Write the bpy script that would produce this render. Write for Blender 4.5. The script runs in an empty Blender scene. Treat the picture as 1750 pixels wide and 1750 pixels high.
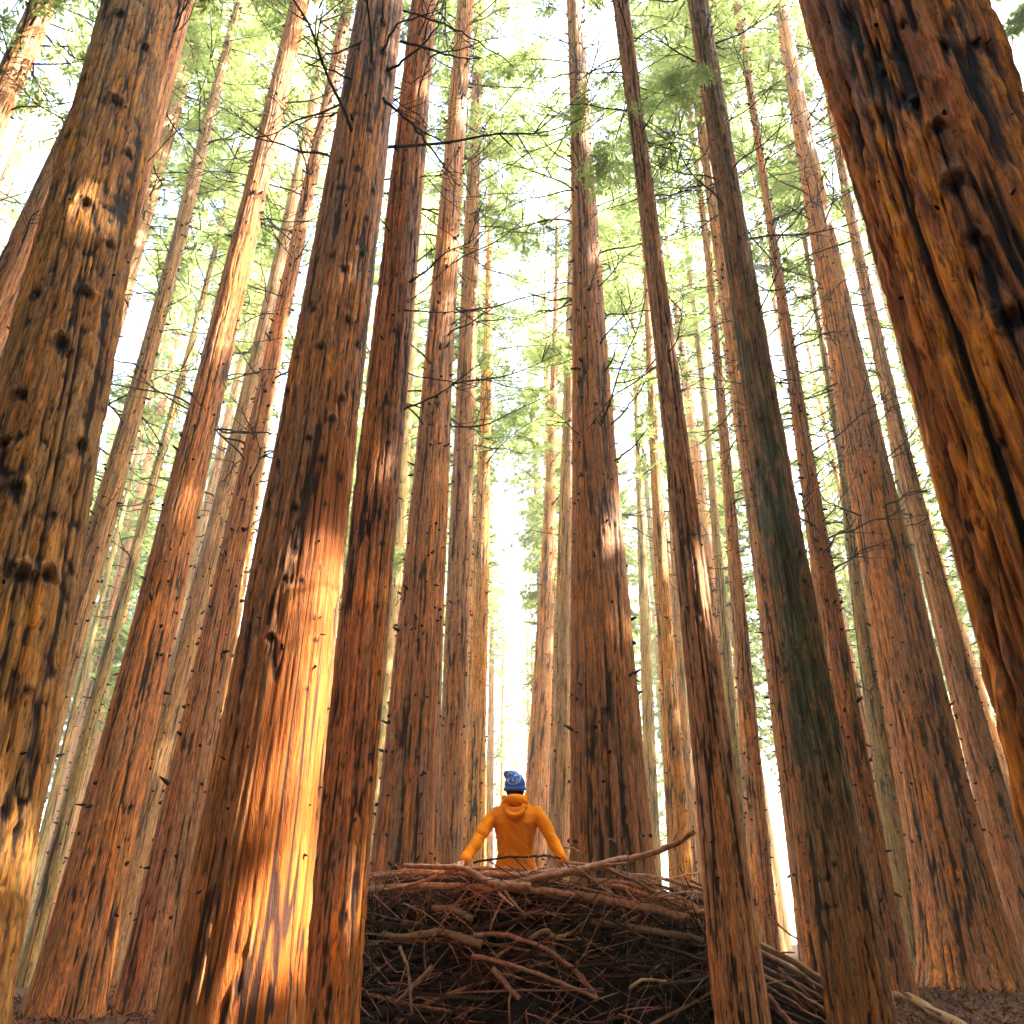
import bpy, bmesh, math, random
import numpy as np
from mathutils import Vector, Matrix, Euler, Quaternion

random.seed(7)
rng = np.random.default_rng(7)
scene = bpy.context.scene
COL = scene.collection

# ------------------------------------------------------------------ camera, sky, sun, exposure
FPX = 1380.0                       # focal length in pixels of the 1750 px photograph
PITCH, ROLL = math.radians(27.7), math.radians(-0.55)
CAMZ = 1.0
cam_data = bpy.data.cameras.new("camera")
cam_data.sensor_width = 36.0
cam_data.lens = FPX / 1750.0 * 36.0
cam_data.clip_start = 0.05
cam_data.clip_end = 3000.0
cam = bpy.data.objects.new("camera", cam_data)
COL.objects.link(cam)
CM = Matrix.Rotation(math.pi / 2 + PITCH, 3, 'X') @ Matrix.Rotation(ROLL, 3, 'Z')
cam.matrix_world = Matrix.Translation((0, 0, CAMZ)) @ CM.to_4x4()
scene.camera = cam

SUN_EL, SUN_AZ = math.radians(40.0), math.radians(95.0)   # azimuth clockwise from +Y (view direction)
SUN_DIR = Vector((math.sin(SUN_AZ) * math.cos(SUN_EL), math.cos(SUN_AZ) * math.cos(SUN_EL), math.sin(SUN_EL)))
world = bpy.data.worlds.new("World")
scene.world = world
world.use_nodes = True
wn = world.node_tree
for n in list(wn.nodes):
    wn.nodes.remove(n)
sky = wn.nodes.new('ShaderNodeTexSky')
sky.sky_type = 'NISHITA'
sky.sun_disc = False
sky.sun_elevation = SUN_EL
sky.sun_rotation = SUN_AZ
sky.air_density = 1.0
sky.dust_density = 6.0
sky.ozone_density = 0.4
bg = wn.nodes.new('ShaderNodeBackground')
bg.inputs['Strength'].default_value = 0.15
wo = wn.nodes.new('ShaderNodeOutputWorld')
wn.links.new(sky.outputs[0], bg.inputs[0])
wn.links.new(bg.outputs[0], wo.inputs[0])

sun_data = bpy.data.lights.new("sun", 'SUN')
sun_data.energy = 2.6
sun_data.angle = math.radians(0.6)
sun_data.color = (1.0, 0.93, 0.82)
sun = bpy.data.objects.new("sun", sun_data)
sun.rotation_euler = (-SUN_DIR).to_track_quat('-Z', 'Y').to_euler()
sun.location = (0, 0, 80)
COL.objects.link(sun)

scene.view_settings.view_transform = 'Standard'
scene.view_settings.look = 'None'
scene.view_settings.gamma = 1.0
scene.view_settings.use_curve_mapping = False
scene.view_settings.exposure = 3.85
scene.cycles.max_bounces = 8
scene.cycles.diffuse_bounces = 4
scene.cycles.transmission_bounces = 4
scene.cycles.transparent_max_bounces = 8
scene.cycles.volume_bounces = 1
scene.cycles.volume_step_rate = 4.0

HAZE_DENSITY = 0.0024

# ------------------------------------------------------------------ helpers
def ray(px, py):
    d = CM @ Vector(((px - 875.0) / FPX, (875.0 - py) / FPX, -1.0))
    return d

def at(px, py, Y):
    """world point seen at photograph pixel (px, py) on the vertical plane Y"""
    d = ray(px, py)
    t = Y / d.y
    return Vector((d.x * t, Y, CAMZ + d.z * t))

def depth_at(px, py, Y):
    return Y / ray(px, py).y

def link(o):
    COL.objects.link(o)
    return o

def new_mesh(name, verts, faces, smooth=True, attrs=None):
    me = bpy.data.meshes.new(name)
    verts = np.asarray(verts, dtype=np.float32)
    faces = np.asarray(faces, dtype=np.int32)
    k = faces.shape[1]
    me.vertices.add(len(verts)); me.vertices.foreach_set("co", verts.ravel())
    me.loops.add(faces.size); me.loops.foreach_set("vertex_index", faces.ravel())
    me.polygons.add(len(faces))
    me.polygons.foreach_set("loop_start", np.arange(0, faces.size, k, dtype=np.int32))
    me.polygons.foreach_set("use_smooth", np.full(len(faces), smooth, dtype=bool))
    me.update(calc_edges=True)
    me.validate()
    if attrs:
        for an, av in attrs.items():
            a = me.attributes.new(an, 'FLOAT', 'POINT')
            a.data.foreach_set("value", np.asarray(av, dtype=np.float32))
    return me

def obj(name, me, mat=None, parent=None, loc=None):
    o = bpy.data.objects.new(name, me)
    if mat is not None and me is not None and not me.materials:
        me.materials.append(mat)
    if parent is not None:
        o.parent = parent
    if loc is not None:
        o.location = loc
    return link(o)

def tag(o, label=None, cat=None, group=None, kind=None):
    if label: o["label"] = label
    if cat: o["category"] = cat
    if group: o["group"] = group
    if kind: o["kind"] = kind
    return o

def empty(name, loc, label=None, cat=None, group=None):
    o = bpy.data.objects.new(name, None)
    o.empty_display_size = 0.2
    o.location = loc
    link(o)
    return tag(o, label, cat, group)

def _hash(ix, iy, iz, seed):
    h = (ix.astype(np.uint32) * np.uint32(374761393) + iy.astype(np.uint32) * np.uint32(668265263)
         + iz.astype(np.uint32) * np.uint32(2147483647 & 1274126177) + np.uint32(seed * 974711 & 0xffffffff))
    h = (h ^ (h >> np.uint32(13))) * np.uint32(1274126177)
    h = (h ^ (h >> np.uint32(16))) * np.uint32(2246822519)
    h = h ^ (h >> np.uint32(15))
    return (h & np.uint32(0xffffff)).astype(np.float32) / np.float32(0xffffff)

def vnoise(x, y, z, seed=0):
    x, y, z = np.broadcast_arrays(np.asarray(x, np.float32), np.asarray(y, np.float32), np.asarray(z, np.float32))
    fx, fy, fz = np.floor(x), np.floor(y), np.floor(z)
    ix, iy, iz = fx.astype(np.int64) + 100000, fy.astype(np.int64) + 100000, fz.astype(np.int64) + 100000
    tx, ty, tz = x - fx, y - fy, z - fz
    tx = tx * tx * (3 - 2 * tx); ty = ty * ty * (3 - 2 * ty); tz = tz * tz * (3 - 2 * tz)
    r = 0
    for dx in (0, 1):
        wx = tx if dx else 1 - tx
        for dy in (0, 1):
            wy = ty if dy else 1 - ty
            for dz in (0, 1):
                wz = tz if dz else 1 - tz
                r = r + wx * wy * wz * _hash(ix + dx, iy + dy, iz + dz, seed)
    return r

def ground_z(x, y):
    """gentle relief of the forest floor"""
    x = np.asarray(x, np.float32); y = np.asarray(y, np.float32)
    g = (vnoise(x * 0.16 + 3, y * 0.16, 0, 5) - 0.5) * 0.28 + (vnoise(x * 0.6, y * 0.6, 0, 6) - 0.5) * 0.08
    return g

def gz(x, y):
    return float(ground_z(np.array([x]), np.array([y]))[0])

# ------------------------------------------------------------------ materials
def nt(name):
    m = bpy.data.materials.new(name)
    m.use_nodes = True
    t = m.node_tree
    b = t.nodes['Principled BSDF']
    return m, t, b

def N(t, kind, **kw):
    n = t.nodes.new(kind)
    for k, v in kw.items():
        if k == 'inp':
            for kk, vv in v.items():
                n.inputs[kk].default_value = vv
        else:
            setattr(n, k, v)
    return n

def ramp(t, stops, interp='LINEAR'):
    r = t.nodes.new('ShaderNodeValToRGB')
    r.color_ramp.interpolation = interp
    e = r.color_ramp.elements
    while len(e) > 1:
        e.remove(e[-1])
    e[0].position = stops[0][0]; e[0].color = stops[0][1]
    for p, c in stops[1:]:
        x = e.new(p); x.color = c
    return r

def c4(c, a=1.0):
    return (c[0], c[1], c[2], a)

def mixc(t, fac, a, b, blend='MIX'):
    m = t.nodes.new('ShaderNodeMix')
    m.data_type = 'RGBA'; m.blend_type = blend
    L = t.links
    for sock, v in ((m.inputs[0], fac), (m.inputs[6], a), (m.inputs[7], b)):
        if hasattr(v, 'default_value') or isinstance(v, bpy.types.NodeSocket):
            L.new(v, sock)
        else:
            sock.default_value = v if not isinstance(v, tuple) else c4(v)
    return m.outputs[2]

def noise_tex(t, vec, scale, detail=4, rough=0.6, dist=0.0):
    n = N(t, 'ShaderNodeTexNoise')
    n.inputs['Scale'].default_value = scale
    n.inputs['Detail'].default_value = detail
    n.inputs['Roughness'].default_value = rough
    n.inputs['Distortion'].default_value = dist
    t.links.new(vec, n.inputs['Vector'])
    return n.outputs['Fac']

def mapping(t, vec, scale):
    m = N(t, 'ShaderNodeMapping')
    m.inputs['Scale'].default_value = scale
    t.links.new(vec, m.inputs['Vector'])
    return m.outputs[0]

def bark_material(name, weathered, cinnamon, orange, dark, orange_amt=0.5, moss=None, fibre=1.0, bump=0.9, bare=False):
    """fibrous redwood bark: colour follows the fibre noise and the depth of the furrow (real mesh relief)"""
    m, t, b = nt(name)
    L = t.links
    tc = N(t, 'ShaderNodeTexCoord')
    oi = N(t, 'ShaderNodeObjectInfo')
    off = N(t, 'ShaderNodeVectorMath', operation='SCALE')
    cmb = N(t, 'ShaderNodeCombineXYZ')
    for i in range(3):
        L.new(oi.outputs['Random'], cmb.inputs[i])
    L.new(cmb.outputs[0], off.inputs[0]); off.inputs['Scale'].default_value = 37.0
    add = N(t, 'ShaderNodeVectorMath', operation='ADD')
    L.new(tc.outputs['Object'], add.inputs[0]); L.new(off.outputs[0], add.inputs[1])
    v = add.outputs[0]
    fine = noise_tex(t, mapping(t, v, (34 * fibre, 34 * fibre, 1.5)), 1.0, 6, 0.7, 0.3)
    mid = noise_tex(t, mapping(t, v, (9 * fibre, 9 * fibre, 0.33)), 1.0, 5, 0.62, 0.4)
    big = noise_tex(t, mapping(t, v, (2.6, 2.6, 0.32)), 1.0, 3, 0.6, 0.2)
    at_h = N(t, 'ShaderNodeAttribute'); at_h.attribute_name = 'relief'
    at_k = N(t, 'ShaderNodeAttribute'); at_k.attribute_name = 'knot'
    # weathered ridge <-> cinnamon
    r1 = ramp(t, [(0.36, (0, 0, 0, 1)), (0.60, (1, 1, 1, 1))])
    L.new(mid, r1.inputs[0])
    col = mixc(t, r1.outputs[0], cinnamon, weathered)
    r2 = ramp(t, [(0.60 - 0.22 * orange_amt, (0, 0, 0, 1)), (0.74 - 0.16 * orange_amt, (1, 1, 1, 1))])
    L.new(big, r2.inputs[0])
    r2b = ramp(t, [(0.42, (0, 0, 0, 1)), (0.58, (1, 1, 1, 1))])
    L.new(fine, r2b.inputs[0])
    mm = N(t, 'ShaderNodeMath', operation='MULTIPLY')
    L.new(r2.outputs[0], mm.inputs[0]); L.new(r2b.outputs[0], mm.inputs[1])
    col = mixc(t, mm.outputs[0], col, orange)
    # short flakes and splinters
    flake = noise_tex(t, mapping(t, v, (52 * fibre, 52 * fibre, 7.5)), 1.0, 3, 0.6, 0.8)
    rf = ramp(t, [(0.34, (0.35, 0.30, 0.27, 1)), (0.44, (0.95, 0.93, 0.92, 1)), (0.60, (1.05, 1.05, 1.05, 1)), (0.70, (1.55, 1.5, 1.45, 1))])
    L.new(flake, rf.inputs[0])
    col = mixc(t, 1.0, col, rf.outputs[0], 'MULTIPLY')
    # fibre streaks
    r3 = ramp(t, [(0.32, (0.30, 0.25, 0.22, 1)), (0.46, (0.85, 0.82, 0.80, 1)), (0.66, (1.4, 1.38, 1.35, 1))])
    L.new(fine, r3.inputs[0])
    col = mixc(t, 1.0, col, r3.outputs[0], 'MULTIPLY')
    # furrow dark is inner fibre plus shade painted in by depth; ridge tops lightened
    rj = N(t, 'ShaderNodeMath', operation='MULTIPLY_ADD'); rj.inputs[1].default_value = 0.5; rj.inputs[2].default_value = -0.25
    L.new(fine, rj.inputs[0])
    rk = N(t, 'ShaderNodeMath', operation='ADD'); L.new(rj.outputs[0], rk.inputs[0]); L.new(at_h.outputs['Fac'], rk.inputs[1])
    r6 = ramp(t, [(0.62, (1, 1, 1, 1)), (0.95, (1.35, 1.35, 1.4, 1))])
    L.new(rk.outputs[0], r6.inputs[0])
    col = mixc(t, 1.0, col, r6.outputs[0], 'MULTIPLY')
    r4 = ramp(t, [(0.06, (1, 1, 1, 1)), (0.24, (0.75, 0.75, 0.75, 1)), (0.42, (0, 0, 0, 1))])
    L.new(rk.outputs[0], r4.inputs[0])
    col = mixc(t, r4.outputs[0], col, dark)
    if bare:
        at_b = N(t, 'ShaderNodeAttribute'); at_b.attribute_name = 'bare'
        wood = ramp(t, [(0.36, (0.10, 0.03, 0.008, 1)), (0.43, (0.38, 0.09, 0.010, 1)), (0.54, (0.56, 0.15, 0.016, 1)), (0.70, (0.62, 0.23, 0.035, 1))])
        L.new(noise_tex(t, mapping(t, v, (24, 24, 1.3)), 1.0, 7, 0.74, 0.6), wood.inputs[0])
        col = mixc(t, at_b.outputs['Fac'], col, wood.outputs[0])
        # cracks in the bare wood
        r5 = ramp(t, [(0.26, (1, 1, 1, 1)), (0.42, (0, 0, 0, 1))])
        L.new(at_h.outputs['Fac'], r5.inputs[0])
        col = mixc(t, r5.outputs[0], col, (0.06, 0.02, 0.008))
    if moss is not None:
        mn = noise_tex(t, mapping(t, v, (11, 11, 3.0)), 1.0, 6, 0.7, 0.5)
        rm = ramp(t, [(0.38, (0, 0, 0, 1)), (0.48, (1, 1, 1, 1))])
        L.new(mn, rm.inputs[0])
        at_m = N(t, 'ShaderNodeAttribute'); at_m.attribute_name = 'moss'
        mu = N(t, 'ShaderNodeMath', operation='MULTIPLY')
        L.new(rm.outputs[0], mu.inputs[0]); L.new(at_m.outputs['Fac'], mu.inputs[1])
        mc = ramp(t, [(0.36, c4((0.018, 0.022, 0.010))), (0.50, c4(moss)), (0.66, c4((0.30, 0.34, 0.20)))])
        L.new(fine, mc.inputs[0])
        col = mixc(t, mu.outputs[0], col, mc.outputs[0])
    col = mixc(t, at_k.outputs['Fac'], col, (0.007, 0.004, 0.003))
    # tree-to-tree variation
    hs = N(t, 'ShaderNodeHueSaturation')
    vr = N(t, 'ShaderNodeMapRange'); vr.inputs[3].default_value = 0.82; vr.inputs[4].default_value = 1.18
    L.new(oi.outputs['Random'], vr.inputs[0]); L.new(vr.outputs[0], hs.inputs['Value'])
    L.new(col, hs.inputs['Color'])
    L.new(hs.outputs[0], b.inputs['Base Color'])
    b.inputs['Roughness'].default_value = 0.62
    b.inputs['Specular IOR Level'].default_value = 0.3
    bp = N(t, 'ShaderNodeBump'); bp.inputs['Strength'].default_value = bump; bp.inputs['Distance'].default_value = 0.02
    ad = N(t, 'ShaderNodeMath', operation='ADD')
    L.new(fine, ad.inputs[0]); L.new(mid, ad.inputs[1])
    ad2 = N(t, 'ShaderNodeMath', operation='ADD'); L.new(ad.outputs[0], ad2.inputs[0]); L.new(flake, ad2.inputs[1])
    L.new(ad2.outputs[0], bp.inputs['Height'])
    L.new(bp.outputs[0], b.inputs['Normal'])
    return m

M = {}
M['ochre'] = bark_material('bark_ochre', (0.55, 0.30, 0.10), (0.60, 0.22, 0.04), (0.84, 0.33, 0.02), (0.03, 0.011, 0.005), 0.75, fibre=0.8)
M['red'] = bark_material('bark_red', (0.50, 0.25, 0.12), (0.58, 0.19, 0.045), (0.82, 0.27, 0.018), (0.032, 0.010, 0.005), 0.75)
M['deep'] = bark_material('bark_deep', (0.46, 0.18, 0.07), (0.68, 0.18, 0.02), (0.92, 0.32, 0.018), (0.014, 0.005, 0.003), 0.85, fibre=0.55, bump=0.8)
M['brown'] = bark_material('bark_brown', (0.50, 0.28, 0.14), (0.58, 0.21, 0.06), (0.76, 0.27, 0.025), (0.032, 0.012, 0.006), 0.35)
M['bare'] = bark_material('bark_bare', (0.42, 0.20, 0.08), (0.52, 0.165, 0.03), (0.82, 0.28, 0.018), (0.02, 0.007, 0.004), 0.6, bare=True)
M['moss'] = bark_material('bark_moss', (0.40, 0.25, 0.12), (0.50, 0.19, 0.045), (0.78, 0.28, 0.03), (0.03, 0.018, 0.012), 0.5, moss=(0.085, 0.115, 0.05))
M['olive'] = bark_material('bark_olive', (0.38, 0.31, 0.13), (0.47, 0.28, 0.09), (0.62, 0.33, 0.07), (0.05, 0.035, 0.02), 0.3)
M['pale'] = bark_material('bark_pale_haze', (0.47, 0.30, 0.16), (0.55, 0.27, 0.10), (0.68, 0.34, 0.09), (0.08, 0.035, 0.018), 0.5)  # paler, flatter bark: light and haze of distance put into the colour

def simple_mat(name, stops, scale=(6, 6, 6), rough=0.85, bump=0.3, coords='Object', rand=True, spec=0.3, dist=0.01):
    m, t, b = nt(name)
    L = t.links
    tc = N(t, 'ShaderNodeTexCoord')
    n = noise_tex(t, mapping(t, tc.outputs[coords], scale), 1.0, 5, 0.65)
    r = ramp(t, stops)
    L.new(n, r.inputs[0])
    col = r.outputs[0]
    if rand:
        oi = N(t, 'ShaderNodeObjectInfo')
        hs = N(t, 'ShaderNodeHueSaturation')
        vr = N(t, 'ShaderNodeMapRange'); vr.inputs[3].default_value = 0.65; vr.inputs[4].default_value = 1.3
        L.new(oi.outputs['Random'], vr.inputs[0]); L.new(vr.outputs[0], hs.inputs['Value'])
        L.new(col, hs.inputs['Color']); col = hs.outputs[0]
    L.new(col, b.inputs['Base Color'])
    b.inputs['Roughness'].default_value = rough
    b.inputs['Specular IOR Level'].default_value = spec
    bp = N(t, 'ShaderNodeBump'); bp.inputs['Strength'].default_value = bump; bp.inputs['Distance'].default_value = dist
    L.new(n, bp.inputs['Height']); L.new(bp.outputs[0], b.inputs['Normal'])
    return m

M['stub'] = simple_mat('dead_stub', [(0.3, (0.006, 0.004, 0.003, 1)), (0.7, (0.028, 0.016, 0.010, 1))], (30, 30, 30))
M['twig'] = simple_mat('dead_twig', [(0.3, (0.014, 0.011, 0.007, 1)), (0.7, (0.055, 0.042, 0.028, 1))], (14, 14, 14))
M['stick'] = simple_mat('nest_stick_red', [(0.3, (0.15, 0.05, 0.022, 1)), (0.5, (0.42, 0.16, 0.07, 1)), (0.70, (0.62, 0.33, 0.19, 1))], (22, 22, 22), 0.6, 0.5, spec=0.5)
M['stick_rim_lit'] = simple_mat('nest_stick_rim_lit', [(0.3, (0.22, 0.075, 0.028, 1)), (0.5, (0.58, 0.235, 0.095, 1)), (0.70, (0.80, 0.46, 0.26, 1))], (22, 22, 22), 0.55, 0.5, spec=0.5)  # lighter copy of the stick colour, light on the rim painted in
M['stick_pale'] = simple_mat('nest_stick_pale', [(0.3, (0.16, 0.085, 0.035, 1)), (0.6, (0.40, 0.22, 0.09, 1)), (0.75, (0.50, 0.34, 0.15, 1))], (22, 22, 22), 0.6, 0.5, spec=0.5)
M['stick_dark'] = simple_mat('nest_stick_dark', [(0.3, (0.018, 0.007, 0.004, 1)), (0.7, (0.085, 0.034, 0.017, 1))], (24, 24, 24), 0.7, 0.5)  # darker stick copy, used to paint shade low in the weave
M['shaded_brush'] = simple_mat('nest_brush_shade', [(0.3, (0.002, 0.0015, 0.001, 1)), (0.7, (0.010, 0.006, 0.004, 1))], (14, 14, 14), rand=False)  # near-black: shade deep between the sticks painted into the colour

def leaf_material(name, a, b_, tcol, trans=0.5):
    m, t, b = nt(name)
    L = t.links
    tc = N(t, 'ShaderNodeTexCoord')
    oi = N(t, 'ShaderNodeObjectInfo')
    at_s = N(t, 'ShaderNodeAttribute'); at_s.attribute_name = 'shade'
    ad = N(t, 'ShaderNodeMath', operation='ADD')
    mu = N(t, 'ShaderNodeMath', operation='MULTIPLY'); mu.inputs[1].default_value = 0.35
    L.new(oi.outputs['Random'], mu.inputs[0])
    L.new(at_s.outputs['Fac'], ad.inputs[0]); L.new(mu.outputs[0], ad.inputs[1])
    col = mixc(t, ad.outputs[0], a, b_)
    b.inputs['Roughness'].default_value = 0.6
    b.inputs['Specular IOR Level'].default_value = 0.25
    L.new(col, b.inputs['Base Color'])
    tr = N(t, 'ShaderNodeBsdfTranslucent')
    tcx = mixc(t, ad.outputs[0], tcol, (tcol[0] * 1.5, tcol[1] * 1.3, tcol[2] * 1.2))
    L.new(tcx, tr.inputs['Color'])
    mx = N(t, 'ShaderNodeMixShader'); mx.inputs[0].default_value = trans
    out = t.nodes['Material Output']
    L.new(b.outputs[0], mx.inputs[1]); L.new(tr.outputs[0], mx.inputs[2])
    L.new(mx.outputs[0], out.inputs[0])
    return m

M['leaf'] = leaf_material('redwood_foliage', (0.10, 0.14, 0.045), (0.17, 0.20, 0.065), (0.29, 0.40, 0.14), 0.66)

# ------------------------------------------------------------------ ground
def ground_material():
    m, t, b = nt('forest_floor')
    L = t.links
    tc = N(t, 'ShaderNodeTexCoord')
    v = tc.outputs['Object']
    n1 = noise_tex(t, mapping(t, v, (14, 14, 14)), 1.0, 8, 0.75)
    n2 = noise_tex(t, mapping(t, v, (1.4, 1.4, 1.4)), 1.0, 4, 0.6)
    r = ramp(t, [(0.30, (0.012, 0.004, 0.002, 1)), (0.48, (0.07, 0.022, 0.009, 1)), (0.62, (0.16, 0.052, 0.018, 1)), (0.78, (0.26, 0.12, 0.05, 1))])
    L.new(n1, r.inputs[0])
    r2 = ramp(t, [(0.35, (0.55, 0.5, 0.5, 1)), (0.65, (1.1, 1.05, 1.0, 1))])
    L.new(n2, r2.inputs[0])
    col = mixc(t, 1.0, r.outputs[0], r2.outputs[0], 'MULTIPLY')
    # beyond the wood the floor gives way to dry pale grass
    sep = N(t, 'ShaderNodeVectorMath', operation='LENGTH')
    L.new(v, sep.inputs[0])
    mr = N(t, 'ShaderNodeMapRange'); mr.inputs[1].default_value = 95; mr.inputs[2].default_value = 120
    L.new(sep.outputs['Value'], mr.inputs[0])
    col = mixc(t, mr.outputs[0], col, (0.34, 0.33, 0.16))
    L.new(col, b.inputs['Base Color'])
    b.inputs['Roughness'].default_value = 0.9
    bp = N(t, 'ShaderNodeBump'); bp.inputs['Strength'].default_value = 0.9; bp.inputs['Distance'].default_value = 0.03
    L.new(n1, bp.inputs['Height']); L.new(bp.outputs[0], b.inputs['Normal'])
    return m

def build_ground():
    s = np.sign(np.linspace(-1, 1, 221)) * np.abs(np.linspace(-1, 1, 221)) ** 3.2 * 600.0
    X, Y = np.meshgrid(s, s + 12.0)
    Z = ground_z(X, Y)
    far = np.clip((np.hypot(X, Y) - 60) / 200, 0, 1)
    Z = Z * (1 - far)
    n = len(s)
    idx = np.arange(n * n).reshape(n, n)
    f = np.stack([idx[:-1, :-1], idx[:-1, 1:], idx[1:, 1:], idx[1:, :-1]], -1).reshape(-1, 4)
    me = new_mesh('forest_floor', np.stack([X, Y, Z], -1).reshape(-1, 3), f)
    o = obj('forest_floor', me, ground_material())
    tag(o, kind='structure')
build_ground()

# ------------------------------------------------------------------ tubes
def tube_arrays(pts, rad, sides=6, jitter=0.0, cap=True, rs=None):
    """tapered tube along a polyline: returns verts, quads"""
    P = np.asarray(pts, dtype=np.float64)
    n = len(P)
    R = np.asarray(rad, dtype=np.float64) if np.ndim(rad) else np.full(n, rad)
    T = np.gradient(P, axis=0)
    T /= np.linalg.norm(T, axis=1)[:, None] + 1e-9
    ref = np.array([0.0, 0.0, 1.0])
    if abs(T[:, 2]).mean() > 0.8:
        ref = np.array([1.0, 0.0, 0.0])
    U = np.cross(T, ref); U /= np.linalg.norm(U, axis=1)[:, None] + 1e-9
    V = np.cross(T, U)
    a = np.linspace(0, 2 * math.pi, sides, endpoint=False)
    rr = R[:, None] * (1 + (jitter * (rs.random((n, sides)) - 0.5) if (jitter and rs is not None) else 0))
    verts = P[:, None, :] + rr[..., None] * (np.cos(a)[None, :, None] * U[:, None, :] + np.sin(a)[None, :, None] * V[:, None, :])
    idx = np.arange(n * sides).reshape(n, sides)
    nx = np.roll(idx, -1, axis=1)
    f = np.stack([idx[:-1], nx[:-1], nx[1:], idx[1:]], -1).reshape(-1, 4)
    verts = verts.reshape(-1, 3)
    if cap:
        # close each end with a fan of degenerate-free quads round a centre vertex
        c0, c1 = len(verts), len(verts) + 1
        verts = np.vstack([verts, P[0], P[-1]])
        ex = []
        for i in range(0, sides - 1, 2):
            ex.append([c0, idx[0][(i + 2) % sides], idx[0][i + 1], idx[0][i]])
            ex.append([c1, idx[-1][i], idx[-1][i + 1], idx[-1][(i + 2) % sides]])
        f = np.vstack([f, np.array(ex)])
    return verts, f

class Bag:
    def __init__(self): self.v = []; self.f = []; self.n = 0
    def add(self, v, f):
        self.v.append(np.asarray(v)); self.f.append(np.asarray(f) + self.n); self.n += len(v)
    def mesh(self, name, smooth=True, attrs=None):
        return new_mesh(name, np.vstack(self.v), np.vstack(self.f), smooth, attrs)

def curve_pts(ctrl, n):
    """Catmull-Rom through control points"""
    C = np.asarray(ctrl, dtype=np.float64)
    if len(C) == 2:
        t = np.linspace(0, 1, n)[:, None]
        return C[0] * (1 - t) + C[1] * t
    C = np.vstack([2 * C[0] - C[1], C, 2 * C[-1] - C[-2]])
    segs = len(C) - 3
    out = []
    for u in np.linspace(0, segs - 1e-6, n):
        i = int(u); t = u - i
        p0, p1, p2, p3 = C[i:i + 4]
        out.append(0.5 * ((2 * p1) + (-p0 + p2) * t + (2 * p0 - 5 * p1 + 4 * p2 - p3) * t * t + (-p0 + 3 * p1 - 3 * p2 + p3) * t ** 3))
    return np.array(out)

# ------------------------------------------------------------------ trunks
def fit_axis(samples, D):
    """pixel samples (x, y, width) -> centre x, height z and radius in metres, standing at depth D"""
    zs, xs, rs_ = [], [], []
    for (px, py, w) in samples:
        l, r = at(px - w / 2, py, D), at(px + w / 2, py, D)
        z = at(px, py, D).z
        al, ar = math.atan2(l.x, D), math.atan2(r.x, D)
        ph, al2 = (al + ar) / 2, (ar - al) / 2
        xs.append(D * math.tan(ph)); rs_.append(D / math.cos(ph) * math.sin(al2)); zs.append(z)
    zs, xs, rs_ = map(np.array, (zs, xs, rs_))
    o = np.argsort(zs)
    zs, xs, rs_ = zs[o], xs[o], rs_[o]
    deg = 1 if len(zs) < 5 else 2
    px_ = np.polyfit(zs, xs, deg)
    pr_ = np.polyfit(zs, rs_, 1 if len(zs) < 4 else 2)
    z0, z1 = zs[0], zs[-1]
    sx0 = np.polyval(np.polyder(px_), z0); sx1 = np.polyval(np.polyder(px_), z1)
    rlo, rhi = np.polyval(pr_, z0), np.polyval(pr_, z1)
    def X(z):
        zc = np.clip(z, z0, z1)
        return np.polyval(px_, zc) + np.minimum(z - z0, 0) * sx0 + np.maximum(z - z1, 0) * sx1 * 0.5
    def Rr(z, H):
        zc = np.clip(z, z0, z1)
        r = np.polyval(pr_, zc)
        slope = max(0.0, (rlo - rhi) / max(z1 - z0, 1))
        r = r + np.maximum(z0 - z, 0) * slope * 0.6
        top = np.clip((z - z1) / max(H - z1, 1), 0, 1)
        r = r * (1 - top) + 0.03 * top
        return np.maximum(r, 0.02)
    return X, Rr

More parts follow.
